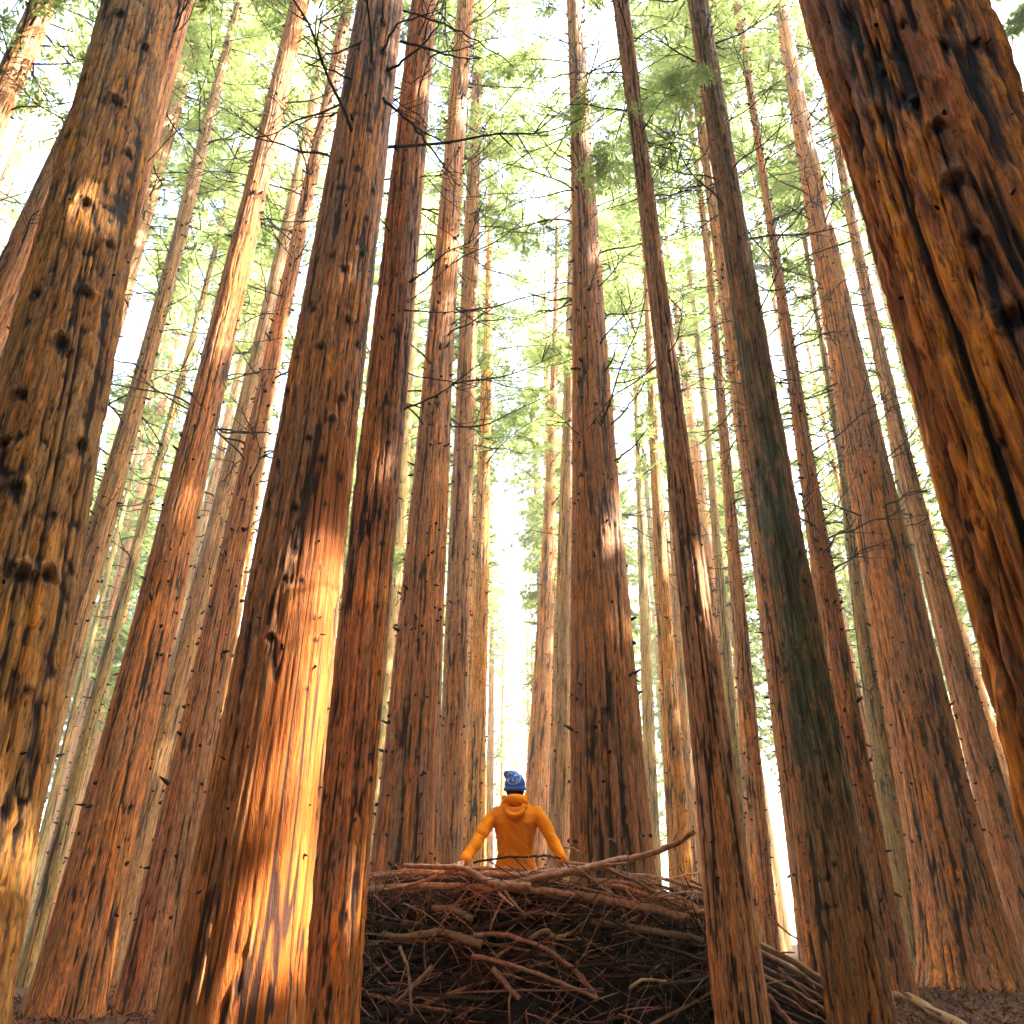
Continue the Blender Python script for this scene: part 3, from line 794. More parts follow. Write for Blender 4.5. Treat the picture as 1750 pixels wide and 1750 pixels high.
# ------------------------------------------------------------------ the trees the photograph shows
# label, depth, (x, y, width) samples of the trunk, look
TREES = [
 dict(id='A', label='massive ochre redwood at the left edge with big black knots up its shaggy bark', D=5.0,
      s=[(235, 0, 129), (101, 600, 197), (-20, 1150, 255), (-100, 1500, 300)], mat='ochre', style='plates', na=230, rows=430, amp=0.020, f=7.5, H=46,
      kpx=[(206,24,.055),(288,10,.04),(250,82,.05),(147,134,.045),(199,171,.06),(117,230,.04),(219,264,.05),(147,346,.055),(199,339,.035),(187,418,.045),(65,504,.05),(147,500,.05),(105,586,.065),(38,675,.05),(8,758,.045),(137,761,.05),(30,833,.05),(36,982,.07),(79,984,.055),(110,640,.02),(170,700,.02),(90,880,.025),(40,1180,.03),(95,1300,.025),(20,1420,.035)], stubs=48, br=0, cf=31),
 dict(id='Z', label='giant deeply furrowed orange redwood leaning in at the right edge', D=3.1,
      s=[(1527, 0, 316), (1744, 600, 400), (1900, 1010, 480), (2040, 1400, 580)], mat='deep', style='fibre', na=380, rows=460, amp=0.040, f=6.0, H=50,
      kpx=[(1541,38,.03),(1627,24,.04),(1524,93,.025),(1507,117,.03),(1603,65,.03),(1664,69,.035),(1561,168,.045),(1599,216,.045),(1630,312,.06),(1661,405,.04),(1733,545,.07),(1664,898,.03),(1600,700,.02),(1712,760,.03)], stubs=31, br=0, cf=33),
 dict(id='B', label='thick redwood with a sunlit split of bare orange wood down its lower trunk', D=6.4,
      s=[(651, 0, 78), (565, 600, 118), (479, 1150, 172), (421, 1515, 212), (402, 1750, 222)], mat='bare', style='fibre', na=230, rows=430, amp=0.017, f=9.0, H=48, bare=True,
      kpx=[(655,41,.05),(652,89,.055),(662,123,.06),(611,82,.035),(631,223,.04),(607,192,.035),(611,288,.045),(587,319,.035),(635,326,.035),(618,435,.035),(589,459,.045),(594,548,.045),(625,374,.03),(609,590,.04),(583,274,.04),(579,319,.03),(569,435,.04),(586,456,.035),(536,528,.04),(548,590,.045),(511,610,.03),(494,669,.035),(528,747,.035),(549,785,.035),(477,792,.03),(566,717,.04),(583,682,.04),(461,861,.035),(504,867,.04),(449,960,.03),(487,987,.028),(514,991,.028),(429,1070,.03),(463,1090,.04),(535,1056,.02),(538,1094,.022),(555,861,.02),(522,1178,.02),(545,970,.02)], stubs=84, br=18, bz=(9, 13), bs=(0.7, 1.6), cf=29),
 dict(id='C', label='slim brown redwood standing right against the tree with the sunlit split', D=7.2,
      s=[(728, 0, 43), (662, 600, 66), (598, 1200, 88), (567, 1750, 106)], mat='red', style='fibre', na=150, rows=400, amp=0.013, f=11, H=42, nk=88, ks=.026, stubs=72, br=28, bz=(7.5, 14), bs=(0.5, 1.2), cf=26),
 dict(id='L', label='slender redwood in front of the nest, right of the person', D=6.6,
      s=[(1061, 0, 27), (1104, 343, 33), (1135, 600, 35), (1165, 806, 41), (1184, 1011, 54), (1206, 1200, 64), (1228, 1350, 73), (1243, 1500, 80), (1262, 1750, 97)], mat='brown', style='fibre', na=130, rows=400, amp=0.009, f=14, H=34, nk=61, ks=.018, stubs=84, br=39, bz=(6, 13), bs=(0.35, 0.9), cf=23, flare=0.1),
 dict(id='M', fscale=1, label='green mossy redwood beside the right end of the stick pile, leaning left', D=8.0,
      s=[(1196, 0, 38), (1213, 171, 38), (1285, 600, 50), (1333, 806, 72), (1352, 1011, 75), (1384, 1200, 80), (1418, 1400, 92), (1450, 1600, 105), (1470, 1750, 116)], mat='moss', style='plates', na=160, rows=420, amp=0.016, f=9, H=40, nk=57, ks=.03, stubs=72, br=28, bz=(7, 15), bs=(0.5, 1.3), cf=26, moss=True, flare=0.15),
 dict(id='D', label='dark red redwood second in from the left edge, its base on the litter', D=12.4,
      s=[(513, 0, 33), (443, 300, 43), (374, 600, 55), (302, 900, 68), (231, 1200, 80), (160, 1500, 104), (120, 1700, 130)], mat='red', style='fibre', na=150, rows=380, amp=0.017, f=8, H=45, nk=66, ks=.035, stubs=171, br=46, bz=(9, 22), bs=(0.7, 1.7), cf=24, flare=0.35),
 dict(id='E2', label='brown redwood between the dark red one and the sunlit split trunk', D=13.5,
      s=[(573, 120, 21), (510, 411, 27), (465, 600, 32), (421, 840, 37), (389, 1011, 52), (352, 1183, 62), (290, 1500, 86), (255, 1680, 100)], mat='brown', style='fibre', na=110, rows=340, amp=0.014, f=8, H=42, nk=0, stubs=304, br=61, bz=(8, 24), bs=(0.7, 1.7), cf=23),
 dict(id='T1', label='reddish redwood crossing the top left corner', D=11.0,
      s=[(77, 0, 52), (22, 130, 56), (-70, 330, 66), (-190, 600, 76), (-600, 1500, 112)], mat='brown', style='fibre', na=120, rows=300, amp=0.014, f=8, H=42, nk=66, ks=.03, stubs=84, br=32, bz=(10, 20), bs=(0.7, 1.5), cf=18),
 dict(id='T3', label='dull brown redwood peeping out left of the massive ochre trunk', D=9.2,
      s=[(175, 130, 52), (35, 440, 74), (-40, 620, 84), (-420, 1500, 130)], mat='brown', style='fibre', na=120, rows=300, amp=0.013, f=9, H=40, nk=44, ks=.025, stubs=72, br=18, bz=(8, 16), bs=(0.5, 1.2), cf=19),
 dict(id='T4', label='dark redwood peeping out right of the massive ochre trunk near the top', D=8.0,
      s=[(308, 0, 48), (150, 600, 70), (-20, 1200, 92), (-90, 1500, 108)], mat='red', style='fibre', na=120, rows=300, amp=0.012, f=9, H=40, nk=57, ks=.025, stubs=84, br=18, bz=(8, 15), bs=(0.5, 1.3), cf=18),
 dict(id='T6', label='pale pinkish redwood behind the massive ochre trunk, upper left', D=17.0,
      s=[(347, 0, 34), (205, 500, 44), (0, 1200, 62), (-80, 1500, 72)], mat='pale', style='fibre', na=80, rows=240, amp=0.012, f=8, H=44, nk=0, stubs=247, br=43, bz=(10, 26), bs=(0.8, 2.0), cf=20),
 dict(id='T7', label='orange brown redwood emerging from behind the massive ochre trunk', D=16.0,
      s=[(322, 343, 27), (255, 600, 31), (192, 840, 42), (150, 985, 52), (95, 1150, 66), (0, 1500, 92)], mat='pale', style='fibre', na=90, rows=260, amp=0.013, f=8, H=38, nk=0, stubs=323, br=43, bz=(9, 24), bs=(0.8, 1.8), cf=24),
 dict(id='T8', label='thin dark redwood far off between the two leftmost trunks', D=30.0,
      s=[(228, 780, 8), (190, 985, 10), (144, 1157, 12), (75, 1406, 18)], mat='olive', style='fibre', na=36, rows=140, amp=0.010, f=7, H=36, nk=0, stubs=72, br=18, bz=(10, 24), bs=(1, 2), cf=29),
 dict(id='T9', label='narrow tan redwood left of the dark red trunk', D=22.0,
      s=[(322, 600, 12), (264, 840, 17), (212, 1011, 20), (172, 1150, 23), (84, 1497, 30), (58, 1625, 34)], mat='olive', style='fibre', na=50, rows=180, amp=0.011, f=7, H=38, nk=0, stubs=171, br=25, bz=(9, 24), bs=(0.8, 1.8), cf=22),
 dict(id='T10', label='bleached yellowish redwood far behind, right of the dark red trunk', D=34.0,
      s=[(430, 560, 11), (365, 800, 16), (285, 1150, 24), (215, 1500, 30)], mat='pale', style='fibre', na=40, rows=140, amp=0.010, f=7, H=44, nk=0, stubs=72, br=18, bz=(12, 30), bs=(1, 2.2), cf=31),
 dict(id='E1', label='tan redwood pressed close behind the brown trunk on the left', D=20.0,
      s=[(530, 200, 17), (485, 446, 24), (434, 600, 30), (397, 806, 30), (362, 943, 36), (320, 1100, 44), (220, 1500, 60)], mat='pale', style='fibre', na=60, rows=220, amp=0.012, f=7.5, H=44, nk=0, stubs=228, br=36, bz=(10, 28), bs=(0.9, 2.0), cf=24),
 dict(id='T12', label='yellowish speckled redwood far behind the slim brown one, left of centre', D=30.0,
      s=[(690, 800, 20), (657, 1200, 32), (638, 1450, 40)], mat='olive', style='fibre', na=44, rows=160, amp=0.011, f=7, H=42, nk=0, stubs=304, br=18, bz=(12, 30), bs=(1, 2), cf=29),
 dict(id='F', label='broad redwood left of the person with an orange streak near its foot', D=14.0,
      s=[(797, 0, 30), (782, 171, 31), (772, 343, 31), (755, 600, 48), (731, 840, 68), (706, 1200, 82), (700, 1350, 98), (692, 1480, 106)], mat='red', style='fibre', na=130, rows=360, amp=0.018, f=7, H=46, nk=0, stubs=418, br=61, bz=(10, 26), bs=(0.7, 1.9), cf=25),
 dict(id='G', label='dark narrow redwood just left of the person', D=18.0,
      s=[(815, 200, 20), (795, 600, 32), (777, 1200, 40), (768, 1480, 48)], mat='brown', style='fibre', na=70, rows=240, amp=0.013, f=7.5, H=42, nk=0, stubs=285, br=54, bz=(12, 30), bs=(0.8, 2.0), cf=21),
 dict(id='H', label='orange yellow redwood at the left edge of the bright gap behind the person', D=26.0,
      s=[(836, 500, 11), (829, 650, 18), (822, 1000, 28), (816, 1200, 34), (806, 1470, 40)], mat='ochre', style='fibre', na=60, rows=200, amp=0.012, f=7, H=40, nk=0, stubs=418, br=46, bz=(12, 30), bs=(0.8, 2.0), cf=17),
 dict(id='I1', label='slim brown redwood at the right edge of the bright gap behind the person', D=32.0,
      s=[(952, 420, 8), (949, 650, 11), (944, 771, 17), (930, 1000, 28), (922, 1300, 38)], mat='brown', style='fibre', na=50, rows=180, amp=0.012, f=7, H=46, nk=0, stubs=228, br=32, bz=(14, 34), bs=(1, 2.2), cf=19),
 dict(id='I2', label='pinkish redwood showing in the crack left of the big furrowed centre trunk', D=26.0,
      s=[(985, 250, 16), (978, 600, 24), (965, 1000, 28), (958, 1300, 36)], mat='pale', style='fibre', na=50, rows=180, amp=0.012, f=7, H=46, nk=0, stubs=228, br=28, bz=(12, 30), bs=(1, 2.2), cf=31),
 dict(id='J', label='big dark furrowed redwood right behind the person, right of centre', D=12.6,
      s=[(981, 0, 28), (999, 343, 37), (1010, 600, 60), (1017, 840, 86), (1032, 1200, 112), (1048, 1470, 146)], mat='red', style='fibre', na=170, rows=400, amp=0.022, f=6.5, H=46, nk=22, ks=.03, stubs=285, br=79, bz=(9, 24), bs=(0.6, 1.7), cf=25),
 dict(id='K', label='thin pinkish redwood left of the slender one that stands before the nest', D=24.0,
      s=[(1103, 450, 10), (1113, 600, 15), (1126, 900, 21), (1142, 1200, 28), (1165, 1480, 42)], mat='ochre', style='fibre', na=50, rows=200, amp=0.011, f=7, H=40, nk=0, stubs=228, br=32, bz=(10, 28), bs=(0.9, 2.0), cf=15),
 dict(id='K2', label='faint orange redwood far behind, hugging the big furrowed centre trunk', D=36.0,
      s=[(1085, 600, 8), (1094, 840, 13), (1104, 1200, 20), (1118, 1450, 27)], mat='olive', style='fibre', na=36, rows=140, amp=0.010, f=7, H=42, nk=0, stubs=84, br=14, bz=(14, 34), bs=(1, 2), cf=33),
 dict(id='K3', label='pale redwood glimpsed just left of the slender trunk before the nest', D=30.0,
      s=[(1140, 700, 9), (1150, 900, 12), (1160, 1200, 17), (1182, 1450, 22)], mat='pale', style='fibre', na=36, rows=140, amp=0.010, f=7, H=40, nk=0, stubs=84, br=18, bz=(12, 30), bs=(1, 2), cf=31),
 dict(id='M2', label='reddish brown redwood close behind the mossy trunk on its left', D=17.0,
      s=[(1185, 100, 20), (1218, 343, 24), (1258, 600, 29), (1283, 806, 28), (1304, 1011, 30), (1332, 1200, 34), (1365, 1450, 42), (1392, 1640, 48)], mat='brown', style='fibre', na=80, rows=260, amp=0.013, f=8, H=42, nk=0, stubs=323, br=54, bz=(9, 28), bs=(0.8, 1.9), cf=23),
 dict(id='O', label='dark narrow redwood left of the mossy pair, darker than its neighbours', D=20.0,
      s=[(1212, 450, 12), (1230, 700, 18), (1253, 900, 22), (1268, 1100, 26), (1290, 1400, 36), (1310, 1600, 44)], mat='brown', style='fibre', na=60, rows=220, amp=0.012, f=8, H=38, nk=0, stubs=266, br=39, bz=(9, 26), bs=(0.8, 1.9), cf=23),
 dict(id='O2', label='light yellowish redwood in the bright gap right of the slender trunk', D=28.0,
      s=[(1205, 700, 11), (1225, 900, 15), (1246, 1200, 20), (1270, 1450, 26)], mat='olive', style='fibre', na=40, rows=160, amp=0.011, f=7, H=42, nk=0, stubs=171, br=25, bz=(10, 28), bs=(0.9, 2.0), cf=24),
 dict(id='P', label='redwood right behind the mossy trunk, thin and wavy at the top', D=15.5,
      s=[(1261, 0, 13), (1281, 171, 17), (1312, 343, 18), (1348, 600, 22), (1383, 806, 29), (1412, 1011, 40), (1440, 1200, 50), (1472, 1400, 72), (1503, 1650, 96)], mat='red', style='fibre', na=110, rows=320, amp=0.015, f=8, H=36, nk=0, stubs=418, br=79, bz=(7, 25), bs=(0.6, 1.8), cf=24),
 dict(id='Q', label='stout straight redwood standing on bare litter near the right edge', D=17.6,
      s=[(1332, 0, 26), (1361, 171, 31), (1396, 343, 41), (1450, 600, 56), (1487, 806, 78), (1517, 1011, 96), (1552, 1200, 114), (1612, 1400, 132), (1655, 1600, 150)], mat='red', style='fibre', na=170, rows=400, amp=0.024, f=5.5, H=52, nk=0, stubs=456, br=90, bz=(9, 34), bs=(0.8, 2.2), cf=28, flare=0.35),
 dict(id='Q2', label='olive tan redwood in the shade just left of the stout straight one', D=22.0,
      s=[(1440, 800, 14), (1465, 1000, 22), (1490, 1200, 36), (1532, 1400, 46), (1577, 1650, 60)], mat='olive', style='fibre', na=60, rows=200, amp=0.012, f=7, H=40, nk=0, stubs=228, br=39, bz=(6, 26), bs=(0.8, 2.0), cf=23),
 dict(id='Q3', label='thin orange redwood hidden partly behind the stout straight one', D=27.0,
      s=[(1405, 560, 11), (1424, 700, 14), (1455, 840, 18), (1500, 1050, 23), (1560, 1300, 30)], mat='ochre', style='fibre', na=44, rows=160, amp=0.011, f=7, H=42, nk=0, stubs=228, br=28, bz=(10, 30), bs=(0.9, 2.0), cf=31),
 dict(id='R', label='dark redwood close to the left flank of the giant orange trunk', D=20.0,
      s=[(1400, 60, 13), (1446, 343, 18), (1505, 600, 24), (1558, 806, 34), (1592, 1011, 42), (1652, 1200, 54), (1706, 1400, 60), (1760, 1600, 75)], mat='brown', style='fibre', na=80, rows=260, amp=0.014, f=7, H=46, nk=0, stubs=323, br=64, bz=(9, 32), bs=(0.8, 2.0), cf=24),
 dict(id='R2', label='pale tan redwood in the gap between the stout trunk and the dark one', D=30.0,
      s=[(1498, 560, 9), (1530, 806, 13), (1580, 1045, 15), (1625, 1250, 18), (1665, 1450, 24)], mat='olive', style='fibre', na=40, rows=150, amp=0.011, f=7, H=42, nk=0, stubs=171, br=32, bz=(9, 30), bs=(0.9, 2.0), cf=24),
]

BEAM_C = at(492, 1270, 6.3)
BEAMS.append((tuple(BEAM_C), 1.55, 0.62))
BEAMS.append((tuple(at(1735, 190, 2.9)), 0.7, 0.4))

TRUNKINFO = {}
for ti, T in enumerate(TREES):
    Xf, Rf = fit_axis(T['s'], T['D'])
    D, H = T['D'], T['H']
    kn = []
    xc_of = lambda z: float(Xf(np.array([z]))[0])
    for (kx, ky, ks) in T.get('kpx', []):
        p = at(kx, ky, D); z = p.z
        for _ in range(3):
            xc, r = xc_of(z), float(Rf(np.array([z]), H)[0])
            ph = math.atan2(xc, D); dh = math.hypot(xc, D); al = math.asin(min(0.9, r / dh))
            s_ = max(-0.95, min(0.95, (math.atan2(p.x, D) - ph) / al))
            ang = math.atan2(-D, -xc) + math.asin(s_)
            dsurf = D + r * math.sin(ang)
            z = CAMZ + (p.z - CAMZ) * dsurf / D
        kn.append((ang, z, ks))
    rs = np.random.default_rng(500 + ti)
    zt = at(875, 0, D).z
    for _ in range(T.get('nk', 0)):
        z = rs.uniform(1.5, min(H * 0.8, zt * 1.05))
        if T['id'] != 'D' and z < 4 and rs.random() < 0.5: z += 4
        kn.append((rs.uniform(0, 6.28), z, T['ks'] * rs.uniform(0.6, 1.25)))
    bare = None
    if T.get('bare'):
        bare = (0.55, 4.7, math.radians(-40), 1.02)
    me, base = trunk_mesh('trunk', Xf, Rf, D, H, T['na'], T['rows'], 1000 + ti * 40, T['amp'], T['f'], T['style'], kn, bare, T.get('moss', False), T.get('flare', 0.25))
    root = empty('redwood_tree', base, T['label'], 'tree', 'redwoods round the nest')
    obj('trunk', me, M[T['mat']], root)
    if T['stubs']:
        st = obj('broken_stubs', stub_bag(Xf, Rf, H, base, D, T['stubs'], 700 + ti, 1.2, min(H * 0.8, zt * 1.05), 0.018 if D < 10 else 0.045), M['stub'], root)
        tag(st, kind='stuff')
    if T.get('br'):
        add_branches(root, Xf, Rf, H, base, T['br'], 800 + ti, T['bz'][0], T['bz'][1], T['bs'][0], T['bs'][1])
    add_crown(root, base, T['cf'] + 0.0, H, 900 + ti)
    TRUNKINFO[T['id']] = (root, base, Xf, Rf, H, D)

# big dead limbs of the split-trunk tree that cross the sky at the top of the picture
LIMBS = {
 'B': [([(662, 122), (700, 96), (735, 62), (757, 31)], .016), ([(684, 70), (728, 82), (780, 98), (820, 102)], .015),
       ([(655, 168), (676, 186), (705, 213), (735, 232), (770, 247)], .017), ([(705, 213), (726, 240), (752, 275), (787, 318)], .013),
       ([(690, 20), (752, 38), (790, 58), (814, 70), (850, 92), (878, 115)], .011), ([(655, 88), (672, 50), (690, 36), (725, 26), (768, 12)], .014),
       ([(636, 60), (590, 84), (555, 96), (520, 118)], .012), ([(600, 135), (560, 118), (524, 108)], .012), ([(652, 40), (654, 14), (658, -20)], .012)],
 'C': [([(735, 120), (700, 142), (676, 120)], .008), ([(690, 530), (760, 534), (820, 533)], .007), ([(690, 700), (760, 668), (830, 612)], .009), ([(696, 640), (770, 652), (846, 668)], .006)],
 'G': [([(752, 728), (820, 728), (872, 706), (945, 672)], .02), ([(770, 655), (830, 650), (905, 653)], .014)],
 'J': [([(1048, 790), (1080, 765), (1106, 735)], .018), ([(1040, 730), (1070, 700), (1105, 650)], .018), ([(1030, 640), (1048, 612), (1056, 580)], .018)],
 'Q': [([(1455, 412), (1400, 430), (1345, 452)], .022), ([(1430, 655), (1370, 685)], .02)],
}
for key, lst in LIMBS.items():
    root, base, Xf, Rf, H, D = TRUNKINFO[key]
    for j, (pl, r) in enumerate(lst):
        n = len(pl)
        P = []
        for i, (px, py) in enumerate(pl):
            P.append(np.array(at(px, py, D - 0.25 - 0.5 * i / n)) - np.array(base))
        C = curve_pts(P, 14)
        C += np.random.default_rng(j).normal(0, 0.008, C.shape)
        b = Bag()
        b.add(*tube_arrays(C, np.linspace(r * 1.3, r * 0.45, 14), 6))
        for k in range(3):
            i = 4 + k * 3
            d = C[min(i + 1, 13)] - C[i]; d /= np.linalg.norm(d)
            q = C[i] + (d * 0.8 + np.array([0, (-1) ** k * 0.3, 0.5 * (-1) ** (k + j)])) * np.linspace(0, 1, 5)[:, None] * 0.28
            b.add(*tube_arrays(q, np.linspace(r * 0.4, r * 0.15, 5), 4))
        obj('dead_limb', b.mesh('dead_limb'), M['stub'], root)

# live leafy boughs low on some trunks
for key, zs_, sc in (('J', (17.6, 20.2), 0.7), ('G', (18.0, 20.5), 1.1), ('H', (16.6, 20, 22, 13.5), 1.3), ('L', (9.6, 10.4, 11.2), 0.5), ('M2', (19,), 1.1), ('T9', (15,), 1.2), ('I1', (18, 22), 1.3), ('R', (18, 21), 1.2)):
    root, base, Xf, Rf, H, D = TRUNKINFO[key]
    rs = np.random.default_rng(hash(key) % 1000 if False else sum(map(ord, key)))
    for i, z in enumerate(zs_):
        a = rs.uniform(0, 6.28)
        x = float(Xf(np.array([z]))[0]); r = float(Rf(np.array([z]), H)[0])
        o = obj('leafy_branch', LEAFY[int(rs.integers(0, 4))], None, root)
        o.location = (x - base.x + math.cos(a) * r * 0.8, math.sin(a) * r * 0.8, z - base.z)
        o.rotation_euler = (rs.uniform(-.3, .3), rs.uniform(-.3, .3), a)
        s = sc * rs.uniform(0.8, 1.25)
        o.scale = (s, s, s)

# ------------------------------------------------------------------ the wood beyond, and the wood around the viewer
def far_trunk(seed, mat):
    rs = np.random.default_rng(seed)
    lean = rs.uniform(-0.01, 0.01)
    Xf = lambda z: z * lean + 0.08 * np.sin(z * 0.15 + seed)
    Rf = lambda z, H: np.maximum(0.40 * (1 - z / H) ** 0.8, 0.03)
    me, base = trunk_mesh('trunk', Xf, Rf, 0.0, 50.0, 30, 60, seed, 0.012, 6.0, 'fibre', (), None, False, 0.3, vis=False)
    me.materials.append(M[mat])
    sb = stub_bag(Xf, Rf, 50.0, base, 0.0, 260, seed, 2, 38, 0.07)
    sb.materials.append(M['stub'])
    return me, sb
FT = [far_trunk(2000 + 37 * i, m) for i, m in enumerate(('pale', 'olive', 'ochre', 'brown', 'pale'))]

named_xy = [(TRUNKINFO[k][1].x, TRUNKINFO[k][5]) for k in TRUNKINFO]
rs = np.random.default_rng(42)
placed = list(named_xy)
def base_px(x, y):
    """column of the picture where a trunk foot at (x, y) stands"""
    v = CM.transposed() @ (Vector((x, y, 0.0)) - Vector((0, 0, CAMZ)))
    return 875 + FPX * v.x / -v.z
GAPS = [(838, 905), (330, 362), (1128, 1160), (1352, 1384), (1500, 1520)]
nfar = 0
far_spots = []
for gy in np.arange(26, 92, 5.1):
    for gx in np.arange(-75, 75, 5.1):
        x, y = gx + rs.uniform(-2.2, 2.2), gy + rs.uniform(-2.2, 2.2)
        if abs(x) > (1.02 * y if y < 48 else 0.80 * y):
            continue
        bx = base_px(x, y)
        if any(a < bx < b for a, b in GAPS):
            continue
        if min(math.hypot(x - a, y - b) for a, b in placed) < 3.4:
            continue
        placed.append((x, y)); far_spots.append((x, y))
thin_from = len(far_spots)
for _ in range(900):
    if len(far_spots) - thin_from >= 58:
        break
    y = rs.uniform(30, 88); x = rs.uniform(-0.42, 0.5) * y
    bx = base_px(x, y)
    if any(a - 3 < bx < b + 3 for a, b in GAPS) or min(math.hypot(x - a, y - b) for a, b in placed) < 2.1:
        continue
    placed.append((x, y)); far_spots.append((x, y))
wisp_from = len(far_spots)
far_spots += [(-1.3, 94.0), (1.9, 100.0)]
for fi, (x, y) in enumerate(far_spots):
    thin = thin_from <= fi < wisp_from
    k = int(rs.integers(0, 5))
    z = gz(x, y)
    side = 'left' if base_px(x, y) < 870 else 'right'
    hue = ('hazy', 'olive tinted', 'orange tan', 'dull brown', 'hazy')[k]
    dist = 'middle distance' if y < 50 else 'far background'
    lab = f'slender {hue} redwood in the {dist}, {side} of the gap behind the person'
    root = empty('redwood_tree', (x, y, z - 0.1), lab, 'tree', 'redwoods far behind the nest')
    o = obj('trunk', FT[k][0], None, root)
    s = rs.uniform(0.45, 0.75) if thin else rs.uniform(0.8, 1.35)
    o.scale = (s, s, 1.0); o.rotation_euler = (0, 0, rs.uniform(0, 6.28))
    if y < 55 and not thin:
        sb = obj('broken_stubs', FT[k][1], None, root); sb.scale = o.scale; sb.rotation_euler = o.rotation_euler
        tag(sb, kind='stuff')
        for i in range(8):
            z_, a = rs.uniform(8, 26), rs.uniform(0, 6.28)
            d = bpy.data.objects.new('dead_branch', BR[int(rs.integers(0, 8))]); d.parent = root
            d.location = (math.cos(a) * 0.3, math.sin(a) * 0.3, z_); d.rotation_euler = (rs.uniform(-.5, .5), rs.uniform(-.3, .3), a)
            q = rs.uniform(1.2, 2.4); d.scale = (q, q, q); COL.objects.link(d)
    add_crown(root, Vector((x, y, z)), (9.0 if fi >= wisp_from else rs.uniform(20, 27) if thin or 780 < base_px(x, y) < 960 else rs.uniform(12, 20) if y < 50 else rs.uniform(9, 18)), 50, int(rs.integers(0, 99999)), forest=(y > 42 and not thin), wide=rs.uniform(0.5, 0.7) if thin else rs.uniform(0.7, 1.05))

# unseen trees added outside the frame, crowns made dense and low to block light
rs = np.random.default_rng(77)
near_spots = []
for gy in np.arange(-34, 40, 5.2):
    for gx in np.arange(-34, 46, 5.2):
        x, y = gx + rs.uniform(-1.5, 1.5), gy + rs.uniform(-1.5, 1.5)
        if math.hypot(x, y) < 4.5:
            continue
        if y > -2.5 and abs(x) < 0.98 * y + 3.4:
            continue
        if min(math.hypot(x - a, y - b) for a, b in placed) < 3.0:
            continue
        # keep the trunks themselves clear of the shaft of light
        for (p, hh, hw) in BEAMS[:1]:
            pass
        dx, dy = x - BEAM_C.x, y - BEAM_C.y
        sx_, sy_ = math.sin(SUN_AZ), math.cos(SUN_AZ)
        if dx * sx_ + dy * sy_ > 0 and abs(dx * sy_ - dy * sx_) < 1.3:
            continue
        placed.append((x, y)); near_spots.append((x, y))
for (x, y) in near_spots:
    k = int(rs.integers(0, 5))
    z = gz(x, y)
    sunny = x > 3 and abs(math.degrees(math.atan2(x, y - 6)) - 95) < 48
    if not sunny and rs.random() < (0.15 if math.hypot(x, y) < 22 else 0.25):
        continue
    root = empty('redwood_tree', (x, y, z - 0.1), 'unseen redwood added around the viewer to shade the scene', 'tree', 'unseen redwoods around the viewer')
    o = obj('trunk', FT[k][0], None, root)
    s = rs.uniform(0.9, 1.4); o.scale = (s, s, 1.0); o.rotation_euler = (0, 0, rs.uniform(0, 6.28))
    add_crown(root, Vector((x, y, z)), (rs.uniform(8, 12) if math.hypot(x, y) < 17 else rs.uniform(2, 6)) if sunny else (rs.uniform(8, 12) if math.hypot(x, y) < 17 else rs.uniform(1.5, 4)), rs.uniform(40, 50), int(rs.integers(0, 99999)), dense=True, wide=1.2 if sunny else 0.85)

# ------------------------------------------------------------------ the nest of sticks
NX, NY, NR = 0.16, 9.35, 1.88
RIM = 1.50
nest = empty('branch_nest', (NX, NY, 0.0), 'man-high round nest woven from reddish sticks that the person stands in', 'nest')
def rim_h(a):
    """rim height by angle; it sinks on the right-hand side"""
    return RIM - 0.22 * max(0.0, math.cos(a + 0.25)) ** 2
rs = np.random.default_rng(5)
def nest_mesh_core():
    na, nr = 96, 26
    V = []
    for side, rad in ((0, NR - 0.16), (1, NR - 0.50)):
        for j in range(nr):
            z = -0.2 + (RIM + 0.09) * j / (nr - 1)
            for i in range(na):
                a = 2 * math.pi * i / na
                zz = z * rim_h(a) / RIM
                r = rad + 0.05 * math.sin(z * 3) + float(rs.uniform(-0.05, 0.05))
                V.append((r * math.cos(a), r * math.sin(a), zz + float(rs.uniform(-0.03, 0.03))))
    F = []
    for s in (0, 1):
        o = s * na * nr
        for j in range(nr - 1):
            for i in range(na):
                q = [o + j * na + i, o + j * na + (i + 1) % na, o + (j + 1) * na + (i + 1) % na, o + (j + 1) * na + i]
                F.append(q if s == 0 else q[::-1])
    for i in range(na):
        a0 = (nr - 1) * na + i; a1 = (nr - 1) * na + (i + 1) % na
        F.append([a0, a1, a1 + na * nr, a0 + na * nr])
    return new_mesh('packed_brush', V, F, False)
core = obj('packed_brush', nest_mesh_core(), M['shaded_brush'], nest)  # solid dark backing added so no light shows through the sticks
tag(core, kind='stuff')
# floor of brushwood the person stands on
fl = Bag()
for i in range(260):
    a = rs.uniform(0, 6.28); r0 = rs.uniform(0, 1.35)
    c = np.array([r0 * math.cos(a), r0 * math.sin(a), 0.55 + rs.uniform(-0.05, 0.04)])
    d = rs.normal(0, 1, 3); d[2] *= 0.08; d /= np.linalg.norm(d)
    fl.add(*tube_arrays(np.array([c - d * 0.35, c + [0, 0, .01], c + d * 0.35]), [.012, .014, .008], 5))
disc = [(1.45 * math.cos(t), 1.45 * math.sin(t), 0.52) for t in np.linspace(0, 2 * math.pi, 49)[:-1]]
fo = obj('stick_floor', fl.mesh('stick_floor'), M['stick_dark'], nest); tag(fo, kind='stuff')
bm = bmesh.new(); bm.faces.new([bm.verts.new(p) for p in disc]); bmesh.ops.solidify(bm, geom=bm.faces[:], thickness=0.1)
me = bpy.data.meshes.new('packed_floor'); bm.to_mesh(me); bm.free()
obj('packed_floor', me, M['shaded_brush'], nest)

